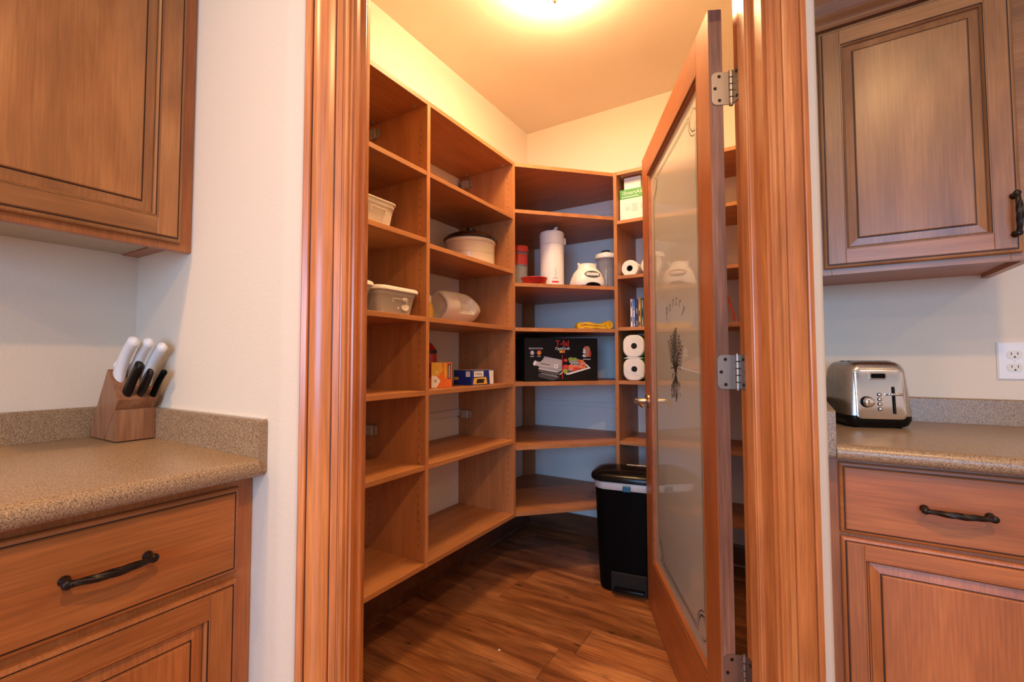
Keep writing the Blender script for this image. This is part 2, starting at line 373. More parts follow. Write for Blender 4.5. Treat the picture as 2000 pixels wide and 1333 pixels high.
bm = bmesh.new(); prism(bm, [W2(SR_, 0), W2(SL - 0.010, 0), (EB.x - 0.002, EB.y + 0.004), (EB.x, EB.y + 0.012), (KB, 0.0), (KB - 0.115, 0.0), innerB, W2(SR_, 0.115)], 0, CEIL)
struct('wall_front_right', bm, M['wall'], 'narrow cream wall strip right of the pantry doorway')
bm = bmesh.new(); prism(bm, [W2(SL_, 0), W2(SR_, 0), W2(SR_, 0.115), W2(SL_, 0.115)], 2.135, CEIL)
struct('wall_header', bm, M['wall'], 'cream wall above the pantry doorway')

# door jambs, stops, casings
CAS = [(0, 0), (0, -.0195), (.0025, -.0222), (.0128, -.0222), (.0150, -.0205), (.0156, -.0165), (.0172, -.0165), (.0180, -.0185), (.0240, -.0212), (.0330, -.0226), (.0430, -.0222), (.0530, -.0198), (.0608, -.0165),
       (.0620, -.0135), (.0636, -.0135), (.0645, -.0158), (.0770, -.0142), (.0780, -.0120), (.0805, -.0120), (.0818, -.0145), (.0855, -.0158), (.0892, -.0150), (.0915, -.0120), (.0930, -.0092), (.0965, -.0085), (.0965, 0)]
GLZ = {5, 13, 18}
def profile_prism(pts, z0, z1, dark):
    bm = bmesh.new(); a = [bm.verts.new((x, y, z0)) for x, y in pts]; b = [bm.verts.new((x, y, z1)) for x, y in pts]; n = len(pts)
    for i in range(n):
        f = bm.faces.new((a[i], a[(i + 1) % n], b[(i + 1) % n], b[i])); f.material_index = 1 if i in dark else 0
    bm.faces.new(a); bm.faces.new(list(reversed(b))); return bm
struct('trim_1', profile_prism([W2(0.0420 + s, n) for s, n in CAS], 0, 2.2055, GLZ), [M['trimZ'], M['glaze']], 'moulded stained wood casing left of pantry doorway', smooth=28)
struct('trim_2', profile_prism([W2(1.2041 - s, n) for s, n in CAS], 0, 2.2055, GLZ), [M['trimZ'], M['glaze']], 'moulded stained wood casing right of pantry doorway', smooth=28)
bm = bmesh.new()
def hd(s, z, n): v = W(s, n, z); return (v.x, v.y, v.z)
secs = [[hd(0.042, 2.206 + (0.0965 - s), n) for s, n in CAS], [hd(1.2041, 2.206 + (0.0965 - s), n) for s, n in CAS]]
loft(bm, secs); struct('trim_3', bm, M['trimX'], 'moulded stained wood casing above pantry doorway', smooth=28)
STP = [(0, .042), (.0085, .042), (.0105, .0432), (.0112, .0455), (.0095, .0475), (.0120, .0500), (.0120, .0790), (0, .0790)]
for nm, s0, sg, lb in (('trim_4', 0.1445, 1, 'left'), ('trim_5', 1.1016, -1, 'right')):
    bm = bmesh.new(); prism(bm, [W2(s0, 0), W2(s0, .115), W2(s0 - sg * .0188, .115), W2(s0 - sg * .0188, 0)], 0, 2.116)
    j = struct(nm, bm, M['trimZ'], 'flat stained wood door jamb on the %s of pantry opening' % lb)
    bm = bmesh.new(); prism(bm, [W2(s0 + sg * a, n) for a, n in STP], 0, 2.104)
    bm.transform(INV[j.name]); st = obj('door_stop', bm, M['trimZ'], j, smooth=28); st['kind'] = 'structure'
bm = bmesh.new(); prism(bm, [W2(0.1255, 0), W2(1.1206, 0), W2(1.1206, .115), W2(0.1255, .115)], 2.1165, 2.1345)
struct('trim_6', bm, M['trimX'], 'stained wood head jamb above pantry opening')
# pantry baseboards with shoe moulding
def baseboard(name, pts, lab):
    bm = bmesh.new()
    prof = [(0.0005, 0), (0.022, 0), (0.022, 0.010), (0.018, 0.018), (0.0138, 0.022), (0.0138, 0.108), (0.009, 0.120), (0.0005, 0.122)]
    (x0, y0), (x1, y1) = pts; d = Vector((x1 - x0, y1 - y0, 0)).normalized(); n = Vector((d.y, -d.x, 0))
    secs = [[(p[0] + n.x * a, p[1] + n.y * a, z + 0.0004) for a, z in prof] for p in pts]
    loft(bm, secs); return struct(name, bm, M['baseb'], lab)
baseboard('baseboard_left', ((0.0, KA + 0.13), (0.0, -0.024)), 'dark stained baseboard along the left pantry wall')
baseboard('baseboard_back', ((0.0, 0.0), (KB - 0.13, 0.0)), 'dark stained baseboard along the back pantry wall')

# ceiling lamp in the pantry
lp = thing('ceiling_lamp', 'lit round flush-mount ceiling lamp with small finial in pantry', 'lamp', (0.785, -1.15, CEIL))
obj('canopy', lathe(bmesh.new(), [(0.02, -0.0005), (0.062, -0.0005), (0.064, -0.010), (0.05, -0.018), (0.009, -0.022), (0.007, -0.03), (0.007, -0.126), (0.002, -0.127)], 32), M['brass'], lp)
arc_ = [(PI / 2) * k / 10 for k in range(11)]
prof = [(0.165 * math.cos(a), -0.046 - 0.082 * math.sin(a)) for a in arc_][:-1] + [(0.009, -0.128)]
prof = [(0.009, -0.1235)] + [(0.160 * math.cos(a), -0.046 - 0.078 * math.sin(a)) for a in reversed(arc_[:-1])] + prof
obj('glass_dome', lathe(bmesh.new(), prof, 40, cap=False), M['lampg'], lp, smooth=60)
obj('finial', lathe(bmesh.new(), [(0.012, -0.1283), (0.014, -0.132), (0.007, -0.135), (0.009, -0.140), (0.006, -0.146), (0.002, -0.148)], 16), M['brass'], lp)

# ================================================================ SHELVING
def shelf_pins(bm, pts):
    for x, y, z in pts: lathe(bm, [(0.006, -0.004), (0.008, -0.004), (0.008, 0), (0.004, 0.001)], 8, x, y, z)
def bracket(parent, x, y, z, sgn):
    """metal suspension bracket at the wall end of a panel: body on the panel face, tongue over the wall rail"""
    bm = bmesh.new(); w_ = 0.020
    box(bm, x + 0.030, x + 0.078, y, y - sgn * w_, z - 0.022, z + 0.022, bev=0.003)
    box(bm, x + 0.082, x + 0.090, y, y - sgn * 0.010, z - 0.018, z + 0.018, bev=0.001)
    box(bm, x + 0.002, x + 0.034, y - sgn * 0.004, y - sgn * 0.012, z + 0.004, z + 0.017)
    box(bm, x + 0.002, x + 0.008, y - sgn * 0.004, y - sgn * 0.012, z - 0.022, z + 0.017)
    o = obj('wall_bracket', bm, M['clearp'], parent, world=True); o['label'] = 'pale metal hanging bracket'; return o
M['clearp'] = plain('bracket_metal', (0.42, 0.38, 0.30), 0.35, 0.3)
lu = thing('shelving_unit', 'tall wall-hung wood-look shelving with two open bays along left wall', 'shelving', (0.18, -1.44, ZB))
P0 = P1 - 0.6646
for k, py in enumerate((P0, P1, P2)):
    o = obj('side_panel', BX(0.001, D, py - T / 2, py + T / 2, ZB + 0.0, ZT, bev=0.0008), M['melZ'], lu, world=True)
    bm = bmesh.new()
    for sg in (-1, 1):
        if k == 0 and sg < 0: continue
        for xx in (0.325, 0.045):
            z = ZB + 0.08
            while z < ZT - 0.06:
                yy = py + sg * (T / 2 + 0.0002)
                vs = [bm.verts.new((xx + 0.0026 * math.cos(a), yy, z + 0.0026 * math.sin(a))) for a in [k_ * PI / 3 for k_ in range(6)]]
                bm.faces.new(vs); z += 0.032
    h = obj('peg_holes', bm, M['hole'], o, world=True, smooth=0); h['kind'] = 'stuff'
BAY = [1.893, 1.620, 1.305, 1.013, 0.722]; BAY2 = [1.893, 1.603, 1.305, 1.013, 0.722]
for k, (a, b_, zs) in enumerate(((P0 + T / 2 + .0003, P1 - T / 2 - .0003, BAY), (P1 + T / 2 + .0003, P2 - T / 2 - .0003, BAY2))):
    for z in zs:
        obj('shelf', BX(0.003, D - 0.001, a, b_, z - T, z, bev=0.0008), M['melY'], lu, world=True)
    obj('top_board', BX(0.002, D, a, b_, ZT - T, ZT, bev=0.0008), M['melY'], lu, world=True)
    obj('bottom_board', BX(0.002, D, a, b_, ZB, ZB + T, bev=0.0008), M['melY'], lu, world=True)
    r_ = obj('wall_rail', BX(0.0005, 0.012, a, b_, 0.826, 0.862, bev=0.002), M['white'], lu, world=True)
    r_['label'] = 'white wall rail'
    for xx, yy in ((D - 0.05, a + 0.022), (D - 0.05, b_ - 0.022), (0.07, b_ - 0.022), (0.07, a + 0.022)):
        bm = bmesh.new(); shelf_pins(bm, [(xx, yy, ZT - T)]); obj('cam_lock', bm, M['clearp'], lu, world=True)
for py, sg in ((P1 - T / 2, 1), (P2 - T / 2, 1)):
    bracket(lu, 0, py, 0.838, sg); bracket(lu, 0, py, 2.118, sg)

# corner unit
CUF = [(D, P2 + T / 2), (X3 - T / 2, -D2)]
def corner_poly(e=0.0):
    return [(0.003, P2 + T / 2 + 0.0004), (D - 0.002, P2 + T / 2 + 0.0004), (X3 - T / 2 - 0.0004, -D2 + 0.002), (X3 - T / 2 - 0.0004, -0.003), (0.003, -0.003)]
cu = thing('corner_shelving_unit', 'angled corner shelves with blue-lit wall behind, between left and right units', 'shelving', (0.38, -0.38, ZB))
CZ = [1.934, 1.541, 1.304, 1.016, 0.684]
for nm, z in [('top_board', ZT)] + [('shelf', z) for z in CZ] + [('bottom_board', ZB + T)]:
    bm = bmesh.new(); prism(bm, corner_poly(), z - T, z); obj(nm, bm, M['melX'], cu, world=True, smooth=0)
zz = [ZB + T] + sorted(CZ) + [ZT]
for z0, z1 in zip(zz, zz[1:]):
    bm = bmesh.new(); prism(bm, [(0.004, -0.079), (0.018, -0.079), (0.0585, -0.018), (0.0585, -0.004), (0.045, -0.004), (0.004, -0.065)], z0, z1 - T)
    obj('corner_post', bm, M['melZ'], cu, world=True, smooth=0)

for z0 in (0.826, 2.072):
    r_ = obj('wall_rail', BX(0.062, X3 - T / 2 - .001, -0.012, -0.0006, z0, z0 + .036, bev=0.002), M['white'], cu, world=True); r_['label'] = 'white wall rail'
# right unit
ru = thing('shelving_unit', 'wood-look shelving along back wall partly hidden behind the glass door', 'shelving', (1.1, -0.18, ZB))
X4 = X3 + 0.70
for k, px_ in enumerate((X3, X4)):
    o = obj('side_panel', BX(px_ - T / 2, px_ + T / 2, -D2, -0.001, ZB, ZT, bev=0.0008), M['melZ'], ru, world=True)
for z in [1.907, 1.599, 1.312, 1.018, 0.690]:
    obj('shelf', BX(X3 + T / 2 + .0003, X4 - T / 2 - .0003, -D2 + .001, -0.003, z - T, z, bev=0.0008), M['melX'], ru, world=True)
obj('top_board', BX(X3 + T / 2 + .0003, X4 - T / 2 - .0003, -D2, -0.003, ZT - T, ZT, bev=0.0008), M['melX'], ru, world=True)
obj('bottom_board', BX(X3 + T / 2 + .0003, X4 - T / 2 - .0003, -D2, -0.003, ZB, ZB + T, bev=0.0008), M['melX'], ru, world=True)
bm = bmesh.new(); shelf_pins(bm, [(X3 + 0.030, -D2 + 0.04, ZT - T)]); obj('cam_lock', bm, M['clearp'], ru, world=True)

# ================================================================ PANTRY DOOR
KN = W(1.0965, .122); RZ = DIAG + PI - math.radians(101.5)
dr = thing('door_1', 'open stained wood pantry door with etched glass panel', None, (KN.x, KN.y, 0), RZ, kind='structure')
X0, X1, Y0, Y1, Z0, Z1 = 0.003, 0.951, 0.0195, 0.0555, 0.004, 2.090
G0, G1, GZ0, GZ1 = 0.113, 0.842, 0.236, 1.978
def st(o): o['kind'] = 'structure'; return o
st(obj('stile', BX(X0, G0, Y0, Y1, Z0, Z1, bev=0.0012), [M['doorZ']], dr))
bm = bmesh.new(); box(bm, X0 - 0.0006, X0 + 0.0002, Y0 + 0.001, Y1 - 0.001, Z0 + 0.001, Z1 - 0.001); e_ = st(obj('edge_strip', bm, M['edge'], dr)); e_['label'] = 'greyer hinge edge of the door'
st(obj('stile', BX(G1, X1, Y0, Y1, Z0, Z1, bev=0.0012), M['doorZ'], dr))
st(obj('rail', BX(G0 + .0002, G1 - .0002, Y0, Y1, GZ1, Z1, bev=0.0008), M['doorX'], dr))
st(obj('rail', BX(G0 + .0002, G1 - .0002, Y0, Y1, Z0, GZ0, bev=0.0008), M['doorX'], dr))
gp = st(obj('glass_pane', BX(G0 + .001, G1 - .001, 0.0345, 0.0395, GZ0 + .001, GZ1 - .001), M['glass'], dr, smooth=0)); gp['label'] = 'etched reflective glass'
for side, yf, ys in (('front', Y1, 1), ('back', Y0, -1)):
    bm = bmesh.new(); gl = 0.0397 if ys > 0 else 0.0343
    rings(bm, (G0, G1, GZ0, GZ1), [(0.0, yf - ys * 0.001), (0.003, yf + ys * 0.0012), (0.0055, yf - ys * 0.0008), (0.0062, yf - ys * 0.003), (0.010, yf - ys * 0.006), (0.0135, gl), (0.0001, gl)], mi=[0, 0, 1, 0, 0, 0], cap=False, to=lambda u, v, h: (u, h, v))
    st(obj('glazing_bead', bm, [M['doorX'], M['glaze']], dr, smooth=20))
GY = 0.0397
def strip(bm, pts, wd, y=GY):
    pts = [Vector((p[0], y, p[1])) for p in pts]; L_, R_ = [], []
    for k, p in enumerate(pts):
        t = (pts[min(k + 1, len(pts) - 1)] - pts[max(k - 1, 0)]).normalized(); s = Vector((-t.z, 0, t.x)); w_ = wd[k] if isinstance(wd, list) else wd
        L_.append(bm.verts.new(p + s * w_ / 2)); R_.append(bm.verts.new(p - s * w_ / 2))
    for k in range(len(pts) - 1): bm.faces.new((L_[k], R_[k], R_[k + 1], L_[k + 1]))
def ell(bm, cx, cz, a, b, rot=0, y=GY, n=10, mi=0):
    f = bm.faces.new([bm.verts.new((cx + a * math.cos(t) * math.cos(rot) - b * math.sin(t) * math.sin(rot), y, cz + a * math.cos(t) * math.sin(rot) + b * math.sin(t) * math.cos(rot))) for t in [2 * PI * k / n for k in range(n)]]); f.material_index = mi
bm = bmesh.new()
for ins, cr in ((0.058, 0.075), (0.068, 0.075)):
    a, b_, c, d_ = G0 + ins, G1 - ins, GZ0 + ins, GZ1 - ins
    path = []
    for (cx_, cz_, a0) in ((b_, d_, 270), (a, d_, 0), (a, c, 90), (b_, c, 180)):
        arc = [(cx_ + cr * math.cos(math.radians(a0 - 90 * k / 8)), cz_ + cr * math.sin(math.radians(a0 - 90 * k / 8))) for k in range(9)]
        path += arc
    path.append(path[0]); strip(bm, path, 0.0036)
for cx_, cz_ in ((G0 + .09, GZ0 + .09), (G1 - .09, GZ0 + .09), (G0 + .09, GZ1 - .09), (G1 - .09, GZ1 - .09)):
    strip(bm, [(cx_ + 0.035 * math.cos(t), cz_ + 0.035 * math.sin(t)) for t in [k * 1.6 * PI / 14 for k in range(15)]], 0.003)
st(obj('etched_border', bm, M['etch'], gp, smooth=0, flip=False))
bm = bmesh.new(); word = 'Pantry'; cxm = 0.462
for i, ch in enumerate(word):
    u = (i - 2.5) / 2.5; ang = math.radians(28) * u
    px_, pz_ = cxm - 0.115 * u, 1.350 - 0.040 * u * u
    mt = Matrix.Translation((px_, GY, pz_)) @ Matrix(((-1, 0, 0, 0), (0, 0, 1, 0), (0, 1, 0, 0), (0, 0, 0, 1))) @ Matrix.Rotation(-ang, 4, 'Z')
    text_bm(ch, 0.072 if i == 0 else 0.062, mt, 0.2, bm)
o = st(obj('etched_lettering', bm, M['etch2'], gp, smooth=0, flip=False)); o['label'] = 'arched word Pantry etched on the glass'
bm = bmesh.new(); rnd = random.Random(4)
for k in range(9):                                   # bundle of stalks and ears, tied in the middle
    t = (k - 4) / 4.0; top = (cxm + t * 0.085 + rnd.uniform(-.01, .01), 1.245 - abs(t) * 0.055 + rnd.uniform(-.015, .02)); bot = (cxm - t * 0.06, 0.985 + abs(t) * 0.05)
    strip(bm, [top, (cxm + t * 0.045, 1.15), (cxm + t * 0.018, 1.10), (cxm - t * 0.03, 1.05), bot], [0.003, 0.006, 0.007, 0.006, 0.003])
    for q in range(7):
        f = q / 7; zz_ = top[1] - 0.09 * f; xx_ = top[0] + (cxm + t * 0.045 - top[0]) * f * 0.9
        ell(bm, xx_ + 0.008, zz_, 0.0075, 0.0035, 0.9); ell(bm, xx_ - 0.008, zz_, 0.0075, 0.0035, PI - 0.9)
for k in range(26):
    a_ = rnd.uniform(-1, 1); zc_ = rnd.uniform(0.985, 1.085); ell(bm, cxm + a_ * 0.06, zc_, rnd.uniform(.008, .018), rnd.uniform(.0025, .005), rnd.uniform(0.6, 2.4))
strip(bm, [(cxm - 0.04, 1.115), (cxm, 1.105), (cxm + 0.04, 1.118)], 0.010)
strip(bm, [(cxm + 0.02, 1.11), (cxm + 0.06, 1.135), (cxm + 0.065, 1.10), (cxm + 0.02, 1.105)], 0.006)
st(obj('etched_motif', bm, M['etch'], gp, smooth=0, flip=False))['label'] = 'etched bundle of stalks tied with a band'
# lever handles
for ys, y_ in ((1, Y1), (-1, Y0)):
    bm = bmesh.new(); hx, hz = 0.893, 0.945
    pr = [(0.033, 0), (0.033, 0.004), (0.029, 0.009), (0.012, 0.012), (0.0095, 0.040), (0.0105, 0.058), (0.003, 0.060)]
    loft(bm, [[(hx + r * math.cos(2 * PI * i / 24), y_ + ys * z, hz + r * math.sin(2 * PI * i / 24)) for i in range(24)] for r, z in pr])
    h = obj('lever_handle', bm, M['brass'], dr); st(h)
    bm = bmesh.new(); tube(bm, [(hx + 0.006, y_ + ys * 0.049, hz), (hx - 0.02, y_ + ys * 0.052, hz - .001), (hx - 0.06, y_ + ys * 0.050, hz - 0.005), (hx - 0.10, y_ + ys * 0.044, hz - 0.013), (hx - 0.112, y_ + ys * 0.040, hz - 0.016)], [0.010, 0.0105, 0.0095, 0.0085, 0.004], 12)
    st(obj('lever', bm, M['brass'], h))
# hinges
for hz in (0.330, 1.100, 1.866):
    bm = bmesh.new(); H_ = 0.045
    for z0, z1, r in ((-H_ - .004, -H_ + .001, .0052), (-H_, -H_ + .0175, .0068), (-H_ + .0185, -H_ + .036, .0068), (-H_ + .037, -H_ + .0535, .0068), (-H_ + .0545, -H_ + .072, .0068), (-H_ + .073, H_, .0068), (H_ - .001, H_ + .004, .0052)):
        lathe(bm, [(r * .7, z0), (r, z0 + .001), (r, z1 - .001), (r * .7, z1)], 14, 0, 0, hz)
    hg = st(obj('hinge', bm, M['nickel'], dr))
    def leafpoly(y0, y1, r=0.014):   # rounded corners on the y1 side
        s = 1 if y1 > y0 else -1; pts = [(y0, -H_)]
        for k in range(6): a = PI / 2 * k / 5; pts.append((y1 - s * r + s * r * math.sin(a), -H_ + r - r * math.cos(a)))
        for k in range(6): a = PI / 2 * k / 5; pts.append((y1 - s * r + s * r * math.cos(a), H_ - r + r * math.sin(a)))
        pts.append((y0, H_)); return pts
    pl = leafpoly(0.004, 0.0505); bm = bmesh.new(); loft(bm, [[(0.0024, a, hz + b_) for a, b_ in pl], [(-0.0004, a, hz + b_) for a, b_ in pl]])
    lf = st(obj('leaf', bm, M['nickel'], hg, smooth=20))
    pl = leafpoly(0.1215, 0.0810); bm = bmesh.new(); loft(bm, [[tuple(W(1.1015, n, hz + b_)) for n, b_ in pl], [tuple(W(1.0990, n, hz + b_)) for n, b_ in pl]])
    st(obj('leaf', bm, M['nickel'], hg, world=True, smooth=20))
    for (yy, dz) in ((0.030, 0.033), (0.041, 0.0), (0.030, -0.033)):
        bm = bmesh.new(); lathe(bm, [(0.0012, -.0001), (0.0018, .0008), (0.0042, .0011), (0.0046, .0004)], 12)
        bm.transform(Matrix.Translation((-0.0004, yy, hz + dz)) @ Matrix.Rotation(-PI / 2, 4, 'Y')); st(obj('screw', bm, M['bronze'], hg))
        bm = bmesh.new(); lathe(bm, [(0.0012, -.0001), (0.0018, .0008), (0.0042, .0011), (0.0046, .0004)], 12)
        v = W(1.0990, 0.1215 - (yy - 0.006) * 0.9, hz + dz); bm.transform(Matrix.Translation(v) @ Matrix.Rotation(DIAG + PI, 4, 'Z') @ Matrix.Rotation(PI / 2, 4, 'Y'))
        st(obj('screw', bm, M['bronze'], hg, world=True))

# ================================================================ KITCHEN CABINETS
def pull(parent, p0, p1, out, name='handle'):
    """twisted bronze bar pull between two posts; out is the direction away from the front"""
    p0, p1, out = Vector(p0), Vector(p1), Vector(out); d = (p1 - p0).normalized(); Ln = (p1 - p0).length
    bm = bmesh.new(); n = 40; pts, rad = [], []
    for k in range(n + 1):
        t = k / n; bow = math.sin(PI * t); pts.append(p0 + d * (Ln * t) + out * (0.024 + 0.010 * bow)); rad.append(0.0044 + 0.0024 * bow)
    tube(bm, pts, rad, 24, twist=0.11, lobes=5, depth=0.13)
    for p, sg in ((p0, 1), (p1, -1)):
        tube(bm, [p + out * 0.001, p + out * 0.008, p + out * 0.018, p + out * 0.0255 + d * sg * 0.004, p + out * 0.0265 + d * sg * 0.013], [0.0085, 0.0055, 0.0050, 0.0062, 0.0036], 12)
        m_ = Matrix.Translation(p - d * sg * 0.0015 + out * 0.0235); b2 = bmesh.new(); bmesh.ops.create_uvsphere(b2, u_segments=14, v_segments=8, radius=0.0080)
        for v in b2.verts: v.co = v.co - out * (v.co.dot(out) * 0.35)
        b2.transform(m_); me = bpy.data.meshes.new('t'); b2.to_mesh(me); b2.free(); bm.from_mesh(me); bpy.data.meshes.remove(me)
    o = obj(name, bm, M['bronze'], parent, world=True, smooth=60); o['label'] = 'dark bronze twisted bar pull'; return o
def front(cab, kind, rect, to, out, mk, dirs, pullpts=None, mold=0.055, reach=None):
    """drawer or door front. rect=(u0,u1,v0,v1); to(u,v,h) with h out from the face frame; mk: material family; dirs=(axis of u, axis of v)"""
    u0, u1, v0, v1 = rect; au, av = dirs
    if kind == 'drawer':
        bm = bmesh.new()
        rings(bm, rect, [(0.0008, 0.0), (0.0008, 0.0115), (0.0030, 0.0140), (0.0085, 0.0158), (0.0090, 0.0148), (0.0108, 0.0148), (0.0115, 0.0178), (0.0135, 0.0195)], mi=[0, 0, 0, 1, 1, 0, 0], to=to)
        f = obj('drawer', bm, [M[mk + au], M['glaze']], cab, world=True, smooth=20)
    else:
        bm = bmesh.new()
        rings(bm, rect, [(0.0008, 0.0), (0.0008, 0.0105), (0.0030, 0.0135), (0.0075, 0.0152), (0.0085, 0.0150), (0.0098, 0.0142), (0.0112, 0.0142), (0.0120, 0.0168), (mold, 0.0168)], mi=[0, 0, 0, 0, 1, 1, 0, 0], cap=False, to=to)
        rings(bm, rect, [(mold - 0.001, 0.0001), (mold + 0.03, 0.0001)], to=to)
        f = obj('door', bm, [M[mk + av], M['glaze']], cab, world=True, smooth=20)
        e = 0.0125; sw = mold
        def slab(a, b_, c, d_, nm, mm):
            bm = bmesh.new(); rings(bm, (a, b_, c, d_), [(0.0002, 0.0150), (0.0002, 0.0190), (0.0010, 0.0197)], to=to); obj(nm, bm, mm, f, world=True, smooth=0)
        slab(u0 + e, u0 + sw, v0 + e, v1 - e, 'stile', M[mk + av]); slab(u1 - sw, u1 - e, v0 + e, v1 - e, 'stile', M[mk + av])
        slab(u0 + sw, u1 - sw, v0 + e, v0 + sw, 'rail', M[mk + au]); slab(u0 + sw, u1 - sw, v1 - sw, v1 - e, 'rail', M[mk + au])
        bm = bmesh.new(); r2 = (u0 + sw, u1 - sw, v0 + sw, v1 - sw)
        rings(bm, r2, [(-0.0005, 0.0170), (0.0, 0.0205), (0.0022, 0.0205), (0.0030, 0.0180), (0.0042, 0.0178), (0.0075, 0.0135), (0.0080, 0.0090), (0.0092, 0.0088)], mi=[0, 0, 1, 1, 0, 0, 1], cap=False, to=to)
        obj('sticking_bead', bm, [M[mk + av], M['glaze']], f, world=True, smooth=20)
        bm = bmesh.new()
        rings(bm, r2, [(0.0085, 0.0060), (0.0092, 0.0088), (0.0290, 0.0118), (0.0295, 0.0105), (0.0318, 0.0105), (0.0325, 0.0150), (0.0345, 0.0162)], mi=[1, 0, 1, 1, 0, 0], to=to)
        obj('raised_panel', bm, [M[mk + av], M['glaze']], f, world=True, smooth=12)
    if pullpts: pull(f, pullpts[0], pullpts[1], out)
    return f
# left wall cabinet
FX = 0.258; LZ0, LZ1 = 1.4127, 2.36
c1 = thing('wall_cabinet', 'stained birch upper cabinet with raised panel door above left counter', 'cabinet', (0.1, -2.48, LZ0))
toL = lambda u, v, h: (FX + h, u, v)
bm = bmesh.new(); ly0 = -2.735
box(bm, XA + .001, FX - .0192, -2.276, KA - .0012, 1.440, LZ1); box(bm, XA + .001, FX - .019, ly0, ly0 + .019, LZ0 + .001, LZ1)
box(bm, XA + .001, FX - .0192, ly0 + .019, -2.276, LZ1 - .019, LZ1)
obj('carcass', bm, M['baseX'], c1, world=True, smooth=0)
b_ = obj('bottom_panel', BX(XA + .001, FX - .0195, ly0 + .0195, -2.2762, 1.4435, 1.458), M['under'], c1, world=True); b_['label'] = 'pale unfinished underside'
bm = bmesh.new(); box(bm, FX - .019, FX, -2.318, KA - .0008, LZ0, LZ1, bev=.0008); box(bm, FX - .019, FX, ly0, ly0 + .04, LZ0, LZ1, bev=.0008)
box(bm, FX - .019, FX, ly0 + .04, -2.318, LZ0, LZ0 + .038, bev=.0006); box(bm, FX - .019, FX, ly0 + .04, -2.318, LZ1 - .04, LZ1, bev=.0006)
obj('face_frame', bm, M['baseZ'], c1, world=True, smooth=0)
front(c1, 'door', (-2.715, -2.2665, 1.4300, 2.335), toL, (1, 0, 0), 'cab', ('Y', 'Z'), ((0.2785, -2.688, 1.475), (0.2785, -2.688, 1.575)))
# left base cabinet
BXf = 0.570; by0 = -2.735
c2 = thing('base_cabinet', 'stained wood base cabinet under left worktop with drawer over door', 'cabinet', (0.28, -2.48, 0))
bm = bmesh.new(); box(bm, XA + .001, BXf - .019, -2.262, -2.243, 0.11, ZC - .039); box(bm, XA + .001, BXf - .019, by0, by0 + .019, 0.0, ZC - .039)
box(bm, XA + .001, BXf - .019, by0 + .019, -2.262, 0.11, 0.128); box(bm, BXf - .08, BXf - .066, by0 + .019, -2.243, 0.0, 0.109)
obj('carcass', bm, M['baseZ'], c2, world=True, smooth=0)
bm = bmesh.new(); box(bm, BXf - .019, BXf, -2.285, KA - .0012, 0.11, ZC - .0395, bev=.0008); box(bm, BXf - .019, BXf, by0, by0 + .04, 0.11, ZC - .0395, bev=.0008)
for a, b_ in ((0.845, ZC - .0395), (0.660, 0.705), (0.11, 0.15)): box(bm, BXf - .019, BXf, by0 + .04, -2.285, a, b_, bev=.0006)
obj('face_frame', bm, M['baseZ'], c2, world=True, smooth=0)
toLB = lambda u, v, h: (BXf + h, u, v)
front(c2, 'drawer', (-2.708, -2.2735, 0.6905, 0.8665), toLB, (1, 0, 0), 'base', ('Y', 'Z'), ((BXf + .0195, -2.546, 0.7825), (BXf + .0195, -2.436, 0.7825)))
front(c2, 'door', (-2.708, -2.2735, 0.13, 0.6765), toLB, (1, 0, 0), 'base', ('Y', 'Z'))
# left worktop
def worktop(name, label, length_pts, depth, to, M_, splash_end):
    """to(a,b,z): a along the wall from the return wall end (0) outwards, b out from the wall"""
    t = thing(name, label, 'worktop', to(length_pts / 2, depth / 2, ZC - .038))
    z0 = ZC - .038; prof = [(0.001, z0), (depth - .014, z0), (depth - .006, z0 + .003), (depth - .001, z0 + .011), (depth, z0 + .020), (depth - .003, z0 + .030), (depth - .010, z0 + .0362), (depth - .020, ZC), (0.001, ZC)]
    bm = bmesh.new(); loft(bm, [[to(a, b_, z) for b_, z in prof] for a in (0.0195, length_pts)])
    obj('slab', bm, M_, t, world=True, smooth=40)
    bm = bmesh.new(); pr = [(0.001, ZC + .0003), (0.019, ZC + .0003), (0.019, 1.0025), (0.016, 1.0063), (0.001, 1.0063)]
    loft(bm, [[to(a, b_, z) for b_, z in pr] for a in (0.0195, length_pts)]); obj('backsplash', bm, M_, t, world=True, smooth=20)
    bm = bmesh.new(); d1 = depth - .008     # side splash on the return wall, with its tongue along the slab's end
    sp = [(0.001, ZC - .030), (0.001, 1.0063), (d1 - .004, 1.0063), (d1, 1.0023), (d1, ZC - .028), (d1 - .004, ZC - .034), (d1 - .03, ZC - .038), (0.001, ZC - .038)]
    loft(bm, [[to(0.0008, b_, z) for b_, z in sp], [to(0.0190, b_, z) for b_, z in sp]]); obj('side_splash', bm, M_, t, world=True, smooth=20)
    bm = bmesh.new(); tri = [(depth - .055, ZC + .0002), (depth - .012, ZC + .0002), (depth - .001, ZC - .012), (depth - .004, ZC - .034), (depth - .03, ZC - .036)]
    return t
wl = worktop('worktop', 'tan speckled laminate worktop with backsplash under the knife block', 0.52, 0.7017, lambda a, b_, z: (XA + b_, KA - a, z), M['lam'], 0)
obj('caulk_line', BX(XA + .02, XA + .69, KA - .006, KA - .0006, 1.0066, 1.0085), M['ivory'], wl, world=True)
